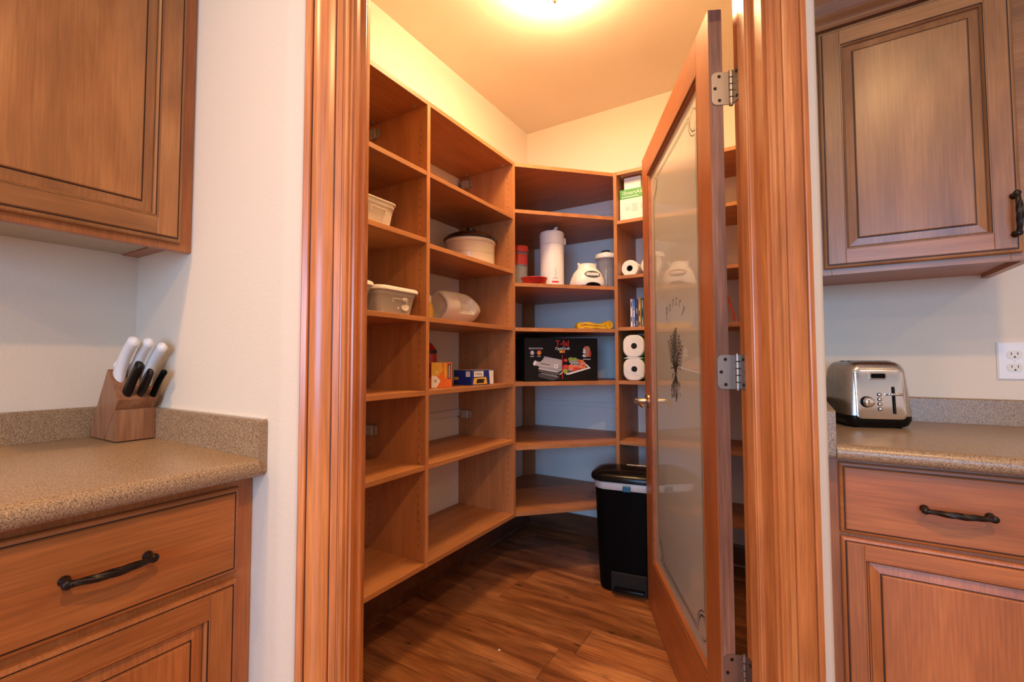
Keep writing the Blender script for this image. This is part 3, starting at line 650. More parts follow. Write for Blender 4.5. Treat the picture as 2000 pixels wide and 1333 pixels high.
# right wall cabinet
FY = YB - 0.325; RZ0, RZ1 = 1.3906, 2.36; rx1 = 2.145
c3 = thing('wall_cabinet', 'stained birch upper cabinet with crown moulding above the toaster', 'cabinet', (1.9, -0.95, RZ0))
bm = bmesh.new(); box(bm, KB + .001, KB + .019, FY + .019, YB - .001, RZ0 + .012, RZ1); box(bm, rx1 - .032, rx1 - .012, FY + .019, YB - .001, RZ0 + .0005, RZ1)
box(bm, KB + .019, rx1 - .032, FY + .019, YB - .001, RZ1 - .019, RZ1)
obj('carcass', bm, M['baseY'], c3, world=True, smooth=0)
obj('bottom_panel', BX(KB + .0192, rx1 - .0322, FY + .0195, YB - .001, RZ0 + .012, RZ0 + .026), M['baseX'], c3, world=True)
bm = bmesh.new(); box(bm, KB + .001, 1.70, FY, FY + .019, RZ0, RZ1, bev=.0008); box(bm, rx1 - .06, rx1, FY, FY + .019, RZ0, RZ1, bev=.0008)
box(bm, 1.70, rx1 - .06, FY, FY + .019, RZ0, RZ0 + .038, bev=.0006); box(bm, 1.70, rx1 - .06, FY, FY + .019, 2.14, RZ1, bev=.0006)
obj('face_frame', bm, M['cabX'], c3, world=True, smooth=0)
toR = lambda u, v, h: (u, FY - h, v)
front(c3, 'door', (1.6800, 2.1060, 1.4085, 2.152), toR, (0, -1, 0), 'cab', ('X', 'Z'), ((2.0895, FY - .0197, 1.456), (2.0895, FY - .0197, 1.556)))
bm = bmesh.new(); cp = [(0, 2.158), (.016, 2.158), (.0205, 2.164), (.0205, 2.170), (.017, 2.173), (.020, 2.178), (.028, 2.184), (.036, 2.196), (.046, 2.214), (.058, 2.232), (.072, 2.246), (.076, 2.256), (.086, 2.258), (.086, 2.300), (0, 2.300)]
loft(bm, [[(x, FY - a, z) for a, z in cp] for x in (KB + .001, rx1)]); obj('crown_moulding', bm, M['cabX'], c3, world=True, smooth=30)
# right base cabinet
RY = YB - 0.599; rb1 = 2.275
c4 = thing('base_cabinet', 'stained wood base cabinet under the toaster with drawer over door', 'cabinet', (1.9, -1.08, 0))
bm = bmesh.new(); box(bm, KB + .0015, KB + .019, RY + .019, YB - .001, 0.0, ZC - .039); box(bm, rb1 - .019, rb1, RY + .019, YB - .001, 0.0, ZC - .039)
box(bm, KB + .019, rb1 - .019, RY + .019, YB - .001, 0.11, 0.128); box(bm, KB + .019, rb1 - .019, RY + .066, RY + .08, 0.0, 0.109)
obj('carcass', bm, M['baseZ'], c4, world=True, smooth=0)
bm = bmesh.new(); box(bm, KB + .0012, 1.700, RY, RY + .019, 0.11, ZC - .0395, bev=.0008); box(bm, 2.096, rb1, RY, RY + .019, 0.11, ZC - .0395, bev=.0008)
for a, b_ in ((0.850, ZC - .0395), (0.675, 0.715), (0.11, 0.15)): box(bm, 1.700, 2.096, RY, RY + .019, a, b_, bev=.0006)
obj('face_frame', bm, M['baseZ'], c4, world=True, smooth=0)
toRB = lambda u, v, h: (u, RY - h, v)
front(c4, 'drawer', (1.6805, 2.108, 0.7030, 0.8775), toRB, (0, -1, 0), 'base', ('X', 'Z'), ((1.839, RY - .0195, 0.7895), (1.947, RY - .0195, 0.7895)))
front(c4, 'door', (1.6805, 2.108, 0.13, 0.6945), toRB, (0, -1, 0), 'base', ('X', 'Z'), mold=0.046)
wr = worktop('worktop', 'brown speckled laminate worktop with backsplash under the toaster', 0.620, 0.6593, lambda a, b_, z: (KB + a, YB - b_, z), M['lam'], 0)
# outlet
ou = thing('electrical_outlet', 'white double socket outlet plate on right kitchen wall', 'outlet', (2.177, YB, 1.067))
bm = bmesh.new(); rings(bm, (2.1375, 2.2165, 1.067, 1.186), [(0, .0005), (0.001, .0035), (.005, .0062)], to=lambda u, v, h: (u, YB - h, v)); obj('cover_plate', bm, M['white'], ou, world=True, smooth=20)
for zc_ in (1.1465, 1.1065):
    pts = []
    for k in range(24):
        a = 2 * PI * k / 24; pts.append((2.177 + 0.0172 * math.cos(a), zc_ + max(-.0128, min(.0128, 0.0172 * math.sin(a)))))
    bm = bmesh.new(); loft(bm, [[(a, YB - .0062, b_) for a, b_ in pts], [(a, YB - .0082, b_) for a, b_ in pts]]); rc = obj('receptacle', bm, M['ivory'], ou, world=True)
    bm = bmesh.new(); box(bm, 2.1690, 2.1708, YB - .0086, YB - .0080, zc_ - .001, zc_ + .0065); box(bm, 2.1828, 2.1846, YB - .0086, YB - .0080, zc_ - .001, zc_ + .0065)
    lathe(bm, [(0.0024, 0), (0.0024, .0005)], 10, 0, 0, 0)
    for v in list(bm.verts)[-20:]: v.co = Vector((2.177 + v.co.x, YB - .0081 - v.co.z, zc_ - .0075 + v.co.y))
    obj('slots', bm, M['hole'], rc, world=True, smooth=0)
bm = bmesh.new(); loft(bm, [[(2.177 + r * math.cos(a), YB - y_, 1.1265 + r * math.sin(a)) for a in [2 * PI * k / 12 for k in range(12)]] for r, y_ in ((.0028, .006), (.0028, .0072), (.001, .0076))]); obj('screw', bm, M['ivory'], ou, world=True)

# ================================================================ KNIFE BLOCK AND KNIVES
kb = thing('knife_block', 'slanted cherry wood knife block in the corner of left worktop', 'knife block', (0.045, -2.296, ZC))
y0, y1 = -2.3415, -2.2585
side = [(.131, .0025), (.129, .082), (.138, .108), (.064, .185), (-.0475, .016), (-.0475, .0025)]
def sideprism(pts, a, b_): return loft(bmesh.new(), [[(x, a, ZC + z) for x, z in pts], [(x, b_, ZC + z) for x, z in pts]])
body = [(.0548, .0025), (.138, .108), (.064, .185), (-.0475, .016), (-.0475, .0025)]
obj('block_body', sideprism(body, y0, y1), M['block'], kb, world=True, smooth=0)
foot = [(.0562, .0025), (.131, .0025), (.129, .082), (.1180, .0825)]
obj('front_foot', sideprism(foot, y0 + .0006, y1 - .0006), M['block'], kb, world=True, smooth=0)
o = obj('base_pad', BX(-.045, .128, y0 + .003, y1 - .003, ZC + .0002, ZC + .0025), M['black'], kb, world=True); o['label'] = 'thin black base pad'
ax = Vector((.72, 0, .694)).normalized(); dn = Vector((.694, 0, -.72)).normalized()
Pt = lambda f: Vector((.064 + .074 * f, 0, ZC + .185 - .077 * f))
def knife(label, y_, f, ln, wd, th, mat, kind):
    b0 = Pt(f); b0.y = y_; t = thing('kitchen_knife', label, 'knife', tuple(b0), group='knives in the block')
    bm = bmesh.new(); secs = []; n = 14
    for k in range(n + 1):
        s = k / n; q = ln * s
        if kind == 'white': ww = wd * (1.18 - 0.45 * s + 0.55 * max(0, s - .55) + (0.35 if s < .16 else 0) * (1 - s / .16)); cv = 0.010 * math.sin(PI * s)
        elif kind == 'flat': ww = wd * (0.75 + 0.75 * math.sin(PI * min(1, s * .95 + .06))); cv = 0
        else: ww = wd * (1.0 - 0.15 * s + 0.25 * max(0, s - .6)); cv = 0.004 * math.sin(PI * s)
        e = 1.0 if s < .93 else math.sqrt(max(.04, 1 - ((s - .93) / .07) ** 2)); e = max(e, .3)
        c = b0 + ax * (0.002 + q) - dn * cv; secs.append([tuple(c + dn * (ww / 2 * e * math.cos(a)) + Vector((0, 1, 0)) * (th / 2 * e * math.sin(a))) for a in [2 * PI * i / 16 for i in range(16)]])
    loft(bm, secs); obj('handle', bm, mat, t, world=True, smooth=60)
    if kind == 'white':
        bm = bmesh.new(); c = b0 + ax * .004 - dn * (wd * .62); lathe(bm, [(.001, 0), (.009, .003), (.0115, .014), (.008, .028), (.001, .033)], 12); bm.transform(Matrix.Translation(c) @ ax.to_track_quat('Z', 'Y').to_matrix().to_4x4()); obj('finger_guard', bm, mat, t, world=True, smooth=60)
    bm = bmesh.new(); c = b0 + ax * .0045; loft(bm, [[tuple(c + dn * (sx * wd * .3) + Vector((0, sy * th * .32, 0)) + ax * q) for sx, sy in ((-1, -1), (1, -1), (1, 1), (-1, 1))] for q in (-.003, .004)])
    obj('bolster', bm, M['chrome'] if kind == 'flat' else mat, t, world=True)
knife('white handled knife, leftmost of the three white handles in the block', -2.3235, .22, .136, .034, .024, M['white'], 'white')
knife('white handled knife, middle of the three white handles in the block', -2.2950, .28, .140, .032, .023, M['white'], 'white')
knife('white handled knife, rightmost of the three white handles in the block', -2.2680, .40, .137, .032, .023, M['white'], 'white')
knife('black handled knife with wide curved grip, leftmost black handle in the block', -2.3185, .78, .108, .032, .020, M['gblack'], 'black')
knife('dark steel handled knife with flat oval grip, middle of lower row', -2.2930, .84, .090, .026, .013, M['bronze'], 'flat')
knife('slim black handled paring knife, rightmost in lower row of block', -2.2660, .90, .094, .018, .014, M['black'], 'black')

# ================================================================ TOASTER
tr = math.atan2(.292, .956)
to_ = thing('toaster', 'shiny stainless steel two-slice toaster with black base on right worktop', 'toaster', (1.730, -1.092, ZC), tr)
TW, TD, TH = 0.172, 0.198, 0.203
def tsec(z, ins, r, dy=0): return [(x + TW / 2, y_ + TD / 2 + dy, z) for x, y_ in rrect(TW - 2 * ins, TD - 2 * ins, r, 6)]
bm = bmesh.new(); loft(bm, [tsec(0.004, .014, .018), tsec(0.010, .006, .022), tsec(0.026, .0, .024), tsec(0.037, .0, .024), tsec(0.0375, .002, .022)])
o = obj('base', bm, M['gblack'], to_, smooth=50); o['label'] = 'gloss black base'
bm = bmesh.new(); loft(bm, [tsec(.0376, .0012, .023), tsec(.08, .003, .023), tsec(.14, .0075, .023), tsec(.174, .0105, .024), tsec(.189, .016, .026), tsec(.198, .024, .03), tsec(.2015, .036, .03)])
obj('shell', bm, M['steelb'], to_, smooth=50)
for yy in (.07, .115):
    o = obj('bread_slot', BX(TW / 2 - .055, TW / 2 + .055, yy - .011, yy + .011, .2016, .2026, bev=.0004), M['hole'], to_)
fy = lambda z: .0025 + (z - .04) * .072      # front face leans back
bm = bmesh.new(); pts = rrect(.128, .148, .014, 5); cz_ = .103
loft(bm, [[(TW / 2 + a, fy(cz_ + b_) + .001, cz_ + b_) for a, b_ in pts], [(TW / 2 + a, fy(cz_ + b_) - .004 - .0015 * math.cos(b_ / .074 * PI / 2), cz_ + b_) for a, b_ in pts], [(TW / 2 + a * .94, fy(cz_ + b_ * .94) - .0055 - .0025 * math.cos(b_ / .074 * PI / 2), cz_ + b_ * .94) for a, b_ in pts]])
bmesh.ops.triangulate(bm, faces=[f for f in bm.faces if len(f.verts) > 4])
bmesh.ops.subdivide_edges(bm, edges=[e for e in bm.edges], cuts=1)
fp = obj('control_panel', bm, M['steel'], to_, smooth=60); fp['label'] = 'polished steel control panel'
def disc(cx_, cz_, prof, mat, nm, parent, seg=20):
    bm = bmesh.new(); yb = fy(cz_) - .0065
    loft(bm, [[(cx_ + r * math.cos(2 * PI * i / seg), yb - h, cz_ + r * math.sin(2 * PI * i / seg)) for i in range(seg)] for r, h in prof]); return obj(nm, bm, mat, parent, smooth=50)
disc(TW / 2 - .036, .079, [(.0170, -.002), (.0170, .002), (.0160, .0025)], M['black'], 'knob_bezel', to_)
disc(TW / 2 - .034, .079, [(.0150, .0), (.0150, .009), (.0130, .013), (.008, .0145), (.001, .015)], M['chrome'], 'knob', to_)
for z in (.101, .087, .073, .058):
    b_ = disc(TW / 2 - .003, z, [(.0056, -.001), (.0056, .0012), (.0048, .0014)], M['black'], 'button_ring', to_, 14)
    disc(TW / 2 - .003, z, [(.0044, -.001), (.0044, .0022), (.003, .003), (.0005, .0032)], M['chrome'], 'button', to_, 14)
bm = bmesh.new(); zs = (.045, .125); loft(bm, [[(TW / 2 + .033 + a, fy(z) - .0068 - (.0012 if abs(z - .085) < .03 else 0), z) for a in (-.0028, .0028)] for z in (.045, .06, .085, .11, .125)], closed=False)
loft(bm, [[(TW / 2 + .033 + a, fy(z) - .0092, z) for a in (-.0028, .0028)] for z in (.045, .125)], closed=False)
obj('lever_slot', bm, M['hole'], to_, smooth=0)
bm = bmesh.new(); box(bm, TW / 2 + .018, TW / 2 + .050, fy(.1) - .026, fy(.1) - .010, .0995, .1065, bev=.0025, seg=2); box(bm, TW / 2 + .031, TW / 2 + .035, fy(.1) - .012, fy(.1) - .004, .101, .105); obj('lever', bm, M['steelb'], to_)
bm = bmesh.new(); pts = rrect(.046, .022, .006, 4); loft(bm, [[(TW / 2 + a - .004, fy(.157) - .0035, .157 + b_) for a, b_ in pts], [(TW / 2 + a - .004, fy(.157) - .0085, .157 + b_) for a, b_ in pts], [(TW / 2 - .004 + a * .9, fy(.157) - .0088, .157 + b_ * .8) for a, b_ in pts]]); ds = obj('display_frame', bm, M['steelb'], to_)
bm = bmesh.new(); pts = rrect(.037, .014, .003, 3); loft(bm, [[(TW / 2 + a - .004, fy(.157) - .0085, .157 + b_) for a, b_ in pts], [(TW / 2 + a - .004, fy(.157) - .0095, .157 + b_) for a, b_ in pts]]); o = obj('display', bm, M['black'], ds); o['label'] = 'dark display window'
for sx in (.03, TW - .03):
    for sy in (.03, TD - .03): obj('foot', lathe(bmesh.new(), [(.008, .0002), (.009, .002), (.009, .0045)], 12, sx, sy), M['black'], to_)

# ================================================================ THINGS IN THE LEFT BAYS (local -y faces the aisle)
LR = PI / 2
def tub(name, label, loc, rz, w0, d0, w1, d1, h, lid=None, mat=None, ribs=True, group=None):
    t = thing(name, label, 'container', loc, rz, group); th = .0016
    def s(wd, dp, z, r): return [(x, y_, z) for x, y_ in rrect(wd, dp, r, 5)]
    bm = bmesh.new(); k = lambda f: (w0 + (w1 - w0) * f, d0 + (d1 - d0) * f)
    a = [s(*k(0), .0004, .02), s(*k(.06), h * .05, .026), s(*k(.55), h * .55, .03), s(*k(.78), h * .78, .03), s(k(.78)[0] + .006, k(.78)[1] + .006, h * .80, .032), s(w1, d1, h * .94, .034), s(w1 + .010, d1 + .010, h * .945, .036), s(w1 + .010, d1 + .010, h, .036), s(w1 - .004, d1 - .004, h, .032), s(k(.6)[0] - .008, k(.6)[1] - .008, h * .6, .028), s(k(.05)[0] - .006, k(.05)[1] - .006, .003, .02)]
    loft(bm, a); obj('body', bm, mat or M['tub'], t, smooth=50)
    if ribs:
        bm = bmesh.new(); yf = -k(.7)[1] / 2 - .002; box(bm, -.035, .035, yf - .006, yf, h * .62, h * .66, bev=.001); box(bm, -.037, -.032, yf - .004, yf, h * .48, h * .66); box(bm, .032, .037, yf - .004, yf, h * .48, h * .66); obj('side_handle', bm, mat or M['tub'], t)
    if lid:
        bm = bmesh.new(); loft(bm, [s(w1 + .012, d1 + .012, h - .004, .038), s(w1 + .020, d1 + .020, h - .002, .042), s(w1 + .020, d1 + .020, h + .008, .042), s(w1 + .012, d1 + .012, h + .012, .04), s(w1 - .02, d1 - .02, h + .0125, .03), s(w1 - .024, d1 - .024, h + .009, .03)])
        obj('lid', bm, lid, t, smooth=50)
    return t
tub('storage_tub', 'open clear plastic tub on second shelf from top, left bay', (0.215, -1.675, 1.6201), LR, .155, .20, .185, .235, .098, mat=M['milky'])
t_ = tub('storage_tub', 'clear plastic tub with white lid and white label, right of its twin', (0.225, -1.577, 1.3053), LR, .165, .20, .200, .235, .088, lid=M['white'])
bm = bmesh.new(); rr_ = random.Random(2); yl = -.1135
for cx_, cz_, a, b_ in ((.028, .058, .015, .008), (.034, .030, .020, .012), (-.002, .024, .004, .004)):
    f = bm.faces.new([bm.verts.new((cx_ + a * (1 + rr_.uniform(-.25, .25)) * math.cos(t), yl + (cz_ - .044) * -.16, cz_ + b_ * (1 + rr_.uniform(-.25, .25)) * math.sin(t))) for t in [2 * PI * k / 11 for k in range(11)]])
o = obj('torn_sticker', bm, M['wcard'], t_, smooth=0); o['label'] = 'torn white sticker remains'
tub('storage_tub', 'clear plastic tub with white lid cut off by the left door casing', (0.225, -1.801, 1.3053), LR, .165, .20, .200, .235, .092, lid=M['white'])
# crock
t = thing('stoneware_crock', 'cream stoneware crock with dark brown knobbed lid', 'crock', (0.205, -0.955, 1.6033), LR)
obj('pot', lathe(bmesh.new(), [(.118, .0004), (.124, .004), (.124, .112), (.128, .116), (.130, .122), (.128, .130), (.112, .131)], 40), M['cream'], t, smooth=50)
for z in (.112, .060):
    bm = bmesh.new(); lathe(bm, [(.1238, z - .0016), (.1248, z), (.1238, z + .0016)], 40, cap=False); obj('incised_line', bm, M['cgroove'], t)
obj('lid', lathe(bmesh.new(), [(.120, .1312), (.136, .132), (.138, .138), (.132, .147), (.105, .162), (.06, .174), (.02, .178), (.019, .184), (.024, .192), (.024, .199), (.016, .203), (.001, .204)], 40), M['brownglaze'], t, smooth=50)
# milk jug lying on its side, bottom towards the left
t = thing('plastic_jug', 'empty translucent plastic jug lying on its side below the crock', 'jug', (0.205, -1.075, 1.3053), LR - 0.08)
R0 = .0787
prof_ = [(-.112, .030), (-.116, .052), (-.122, .058), (-.121, .064), (-.112, .070), (-.09, .0735)] + [(-.07 + .0060 * q, .0745) for q in range(14)]
prof_ += [(.012 + .0075 * q, .0745 - .020 * (q / 14) ** 2.2) for q in range(15)] + [(.126, .047), (.138, .036), (.147, .024), (.152, .019), (.165, .0185), (.165, .012)]
secs = []
for x, r in prof_:
    sec = []
    for i in range(56):
        a = 2 * PI * i / 56; c, s_ = math.cos(a), math.sin(a); rr = r * (1 + 0.05 * math.cos(4 * a) * (1 if r > .05 else 0))
        da = (a - (PI - 0.18) + PI) % (2 * PI) - PI         # finger hollow beside the handle, on the aisle side
        u = max(0.0, 1 - ((x - .012) / .058) ** 6) * max(0.0, 1 - (da / .55) ** 6); sm = min(1.0, u * 2.2)
        rr -= sm * 0.032; sec.append((x, rr * c, R0 + rr * s_))
    secs.append(sec)
bm = bmesh.new(); loft(bm, secs); obj('bottle_body', bm, M['milky'], t, smooth=60)
obj('neck_ring', lathe(bmesh.new(), [(.0188, 0), (.0215, .001), (.0215, .004), (.0188, .005)], 20, cap=False), M['milky'], t)
t.children[-1].data.transform(Matrix.Translation((.156, 0, R0)) @ Matrix.Rotation(PI / 2, 4, 'Y'))
# slim yellow bottle half hidden behind the panel
t = thing('squeeze_bottle', 'yellow bottle with white cap half hidden left of the jug', 'bottle', (0.20, -1.262, 1.3053), LR)
obj('body', lathe(bmesh.new(), [(.018, .0004), (.022, .004), (.022, .055), (.018, .066), (.019, .075), (.011, .088)], 20), M['yellowp'], t)
obj('cap', lathe(bmesh.new(), [(.012, .0882), (.0125, .09), (.0125, .118), (.010, .121), (.001, .121)], 16), M['white'], t)
# red bottle behind the orange box
t = thing('squeeze_bottle', 'red bottle with dark banded shoulder behind the orange box', 'bottle', (0.115, -1.158, 1.0133), LR)
obj('body', lathe(bmesh.new(), [(.036, .0004), (.040, .005), (.040, .085), (.036, .11), (.033, .15)], 24), M['red'], t)
obj('label_band', lathe(bmesh.new(), [(.0335, .1502), (.0345, .152), (.0345, .166), (.0335, .168)], 24), M['blackink'], t)
obj('shoulder', lathe(bmesh.new(), [(.033, .1682), (.024, .182), (.018, .190), (.008, .202), (.001, .203)], 24), M['red'], t)
def carton(name, label, loc, rz, w_, d_, h, mats, faces, group=None):
    """box with per-side card: faces = (front, left, right, top) indices into mats"""
    t = thing(name, label, 'box', loc, rz, group); bm = bmesh.new(); box(bm, -w_ / 2, w_ / 2, -d_ / 2, d_ / 2, .0003, h, bev=.0008); bm.normal_update()
    for f in bm.faces:
        n = f.normal
        f.material_index = faces[0] if n.y < -.8 else faces[1] if n.x < -.8 else faces[2] if n.x > .8 else faces[3] if n.z > .8 else faces[0]
    obj('carton', bm, mats, t, smooth=0); return t
def quad(bm, pts, mi=0):
    f = bm.faces.new([bm.verts.new(p) for p in pts]); f.material_index = mi
FR = Matrix.Rotation(PI / 2, 4, 'X')        # xy text plane -> front face (-y)
def ftext(bm, s, size, x, z, yf, shear=0, mi=0, rot=0): return text_bm(s, size, Matrix.Translation((x, yf, z)) @ FR @ Matrix.Rotation(rot, 4, 'Z'), shear, bm, mi)
def dashes(bm, x, z, w_, h_, n, yf, mi=0, vert=False):
    for q in range(n):
        a, b_ = -w_ / 2 + w_ * q / n, -w_ / 2 + w_ * (q + .72) / n
        if vert: quad(bm, [(x - h_ / 2, yf, z + a), (x + h_ / 2, yf, z + a), (x + h_ / 2, yf, z + b_), (x - h_ / 2, yf, z + b_)], mi)
        else: quad(bm, [(x + a, yf, z - h_ / 2), (x + b_, yf, z - h_ / 2), (x + b_, yf, z + h_ / 2), (x + a, yf, z + h_ / 2)], mi)
def fell(bm, cx_, cz_, a, b_, yf, mi=0, n=16):
    f = bm.faces.new([bm.verts.new((cx_ + a * math.cos(t), yf, cz_ + b_ * math.sin(t))) for t in [2 * PI * k / n for k in range(n)]]); f.material_index = mi
# orange box: yellow/orange end towards the aisle, dark red side with a sun
t = carton('food_box', 'orange and red food box standing at the left of middle bay', (0.232, -1.258, 1.0133), LR - 0.16, .118, .105, .110, [M['orangeink'], M['yellowink'], plain('red_card', (.33, .03, .012), .45), M['wcard']], (0, 2, 0, 3))
bm = bmesh.new(); yf = -.0527
quad(bm, [(-.058, yf, .055), (-.058, yf, .109), (.0, yf, .109), (.004, yf, .075), (-.02, yf, .05)], 1)
quad(bm, [(-.058, yf, .001), (-.058, yf, .055), (-.03, yf, .05), (-.008, yf, .03), (-.03, yf, .001)], 2)
quad(bm, [(.012, yf, .06), (.012, yf, .107), (.026, yf, .107), (.030, yf, .055), (.020, yf, .035)], 1)
quad(bm, [(.034, yf - .0001, .038), (.034, yf - .0001, .102), (.050, yf - .0001, .104), (.050, yf - .0001, .036)], 3)
fell(bm, -.036, .030, .012, .012, yf - .0001, 2); fell(bm, -.036, .030, .006, .007, yf - .0002, 4)
fell(bm, -.030, .068, .005, .006, yf - .0001, 2)
dashes(bm, .042, .070, .058, .007, 8, yf - .0003, 2, True)
obj('printed_panel', bm, [M['orangeink'], M['yellowink'], M['wcard'], M['blackink'], M['greyink']], t, smooth=0, flip=False)
bm = bmesh.new(); xf = -.0593
def lell(cy_, cz_, r, mi, dx=0): f = bm.faces.new([bm.verts.new((xf - dx, cy_ + r * math.cos(a), cz_ + r * math.sin(a))) for a in [2 * PI * k / 16 for k in range(16)]]); f.material_index = mi
for k in range(14):
    a = 2 * PI * k / 14; quad(bm, [(xf, .018 + .017 * math.cos(a - .08), .080 + .017 * math.sin(a - .08)), (xf, .018 + .026 * math.cos(a), .080 + .026 * math.sin(a)), (xf, .018 + .017 * math.cos(a + .08), .080 + .017 * math.sin(a + .08))], 0)
lell(.018, .080, .015, 1, .0001); lell(.018, .080, .010, 2, .0002); lell(.018, .080, .006, 1, .0003)
quad(bm, [(xf, -.052, .001), (xf, -.052, .045), (xf, .0, .040), (xf, .052, .05), (xf, .052, .001)], 3)
obj('sun_print', bm, [M['yellowink'], M['blackink'], M['wcard'], M['orangeink']], t, smooth=0, flip=False)
# blue box
t = carton('food_box', 'flat dark blue box with yellow print beside the orange box', (0.249, -0.984, 1.0133), LR - 0.15, .152, .125, .072, [M['blueink'], M['wcard']], (0, 0, 0, 1))
bm = bmesh.new(); yf = -.0627
quad(bm, [(-.062, yf, .040), (-.062, yf, .067), (.004, yf, .067), (.004, yf, .040)], 0); quad(bm, [(-.068, yf, .004), (-.062, yf, .034), (.024, yf, .038), (.03, yf, .004)], 1)
quad(bm, [(.050, yf, .002), (.042, yf, .069), (.075, yf, .069), (.075, yf, .002)], 0)
ftext(bm, 'Hefty', .022, -.029, .0535, yf - .0002, mi=2); quad(bm, [(-.046, yf - .0001, .009), (-.040, yf - .0001, .029), (.010, yf - .0001, .029), (.006, yf - .0001, .009)], 2)
obj('printed_panel', bm, [M['wcard'], M['yellowink'], M['blackink']], t, smooth=0, flip=False)
bm = bmesh.new(); xf = -.0763
quad(bm, [(xf, -.052, .040), (xf, -.052, .066), (xf, -.022, .066), (xf, -.022, .040)], 0); quad(bm, [(xf, .028, .024), (xf, .028, .038), (xf, .058, .038), (xf, .058, .024)], 1)
obj('end_print', bm, [M['wcard'], M['yellowink']], t, smooth=0, flip=False)

# ================================================================ THINGS ON THE CORNER SHELVES (local x along the front, +y into the corner)
CA = math.atan2(-D2 - P2, X3 - D); CT = Vector((math.cos(CA), math.sin(CA), 0)); CN = Vector((-math.sin(CA), math.cos(CA), 0)); CO = Vector((D, P2, 0))
def cl(a, dep, z): v = CO + CT * a + CN * dep; return (v.x, v.y, z + .0003)
# tall red lidded canister
t = thing('canister', 'tall clear canister with red lid at the left of corner shelf', 'canister', cl(.080, .205, 1.541), CA)
obj('body', lathe(bmesh.new(), [(.046, .0004), (.050, .004), (.050, .205), (.047, .205), (.046, .006)], 28), M['jarg'], t)
obj('dry_contents', lathe(bmesh.new(), [(.045, .0065), (.045, .120), (.001, .126)], 24), plain('canister_contents', (.10, .085, .07), .9, bump=.6, bscale=150), t)
obj('red_panel', lathe(bmesh.new(), [(.0503, .132), (.0506, .134), (.0506, .190), (.0503, .192)], 28, cap=False), clear('red_film', (.5, .03, .02), .72), t)
obj('lid', lathe(bmesh.new(), [(.052, .2052), (.054, .207), (.054, .236), (.050, .241), (.001, .242)], 28), M['red'], t)
# red bowl
t = thing('shallow_dish', 'low round red plastic dish in front of the white kettle', 'dish', cl(.129, .068, 1.541), CA)
obj('dish', lathe(bmesh.new(), [(.058, .0004), (.062, .003), (.069, .030), (.073, .033), (.073, .037), (.066, .037), (.058, .006)], 32), M['red'], t, smooth=50)
# white tall dispenser
t = thing('electric_kettle', 'tall white cylindrical kettle with thumb lever on corner shelf', 'kettle', cl(.270, .180, 1.541), CA)
obj('power_base', lathe(bmesh.new(), [(.072, .0004), (.076, .003), (.074, .012), (.066, .016)], 32), M['white'], t)
bm = bmesh.new(); tube(bm, [(.058, -.03, .010), (.072, -.045, .007), (.082, -.062, .004)], [.011, .009, .004], 8); obj('cord_stub', bm, M['white'], t)
obj('body', lathe(bmesh.new(), [(.066, .0162), (.069, .020), (.069, .250), (.0675, .252)], 36), M['white'], t)
bm = bmesh.new(); lathe(bm, [(.0672, .2522), (.070, .254), (.071, .315), (.067, .326), (.055, .331), (.001, .332)], 36); box(bm, .055, .083, -.014, .014, .262, .300, bev=.006, seg=2); obj('lid', bm, M['white'], t, smooth=45)
bm = bmesh.new(); tube(bm, [(.002, 0, .331), (.012, -.002, .342), (.026, -.004, .357), (.033, -.005, .361)], [.008, .009, .009, .004], 10, flat=.6); o = obj('lever', bm, M['white'], t, smooth=60)
bm = bmesh.new()
def cyl(a, z, mi, da, dz, R_=.0696):
    n = max(1, int(da / .04))
    for q in range(n):
        a0, a1 = a - da + 2 * da * q / n, a - da + 2 * da * (q + 1) / n
        quad(bm, [(R_ * math.sin(v), -R_ * math.cos(v), z + zz_) for v, zz_ in ((a0, -dz), (a1, -dz), (a1, dz), (a0, dz))], mi)
for k in range(5): cyl(-.05 + .03 * (k % 3), .105 - .012 * k, 0, .05, .0022)
cyl(-.05, .052, 0, .25, .0015); cyl(-.05, .032, 1, .28, .005)
obj('printed_marks', bm, [M['greyink'], M['redink']], t, smooth=0, flip=False)
# blender base
t = thing('countertop_blender', 'white blender motor base with oval button panel on corner shelf', 'blender', cl(.452, .098, 1.541), CA)
def bsec(z, wd, dp, r): return [(x, y_, z) for x, y_ in rrect(wd, dp, r, 6)]
bm = bmesh.new(); loft(bm, [bsec(.004, .176, .165, .05), bsec(.010, .184, .172, .055), bsec(.030, .182, .170, .06), bsec(.060, .168, .158, .062), bsec(.085, .146, .142, .062), bsec(.100, .126, .126, .06), bsec(.104, .112, .112, .055), bsec(.105, .110, .110, .054), bsec(.132, .106, .106, .052), bsec(.134, .098, .098, .048)])
obj('housing', bm, M['white'], t, smooth=50)
bm = bmesh.new()
for sx in (-1, 1): box(bm, sx * .052 - .004, sx * .052 + .004, -.006, .006, .128, .142, bev=.001)
obj('jar_lugs', bm, M['white'], t)
bm = bmesh.new(); cs = []
for k in range(13):
    u = -1 + k / 6; z_ = .0005 + .020 * math.sqrt(max(0, 1 - u * u)); cs.append((u * .046, z_))
quad(bm, [(x, -.0868, z) for x, z in cs] + [(.046, -.0868, .0004), (-.046, -.0868, .0004)]); o = obj('base_arch', bm, M['black'], t, smooth=0, flip=False); o['label'] = 'dark arched opening at foot'
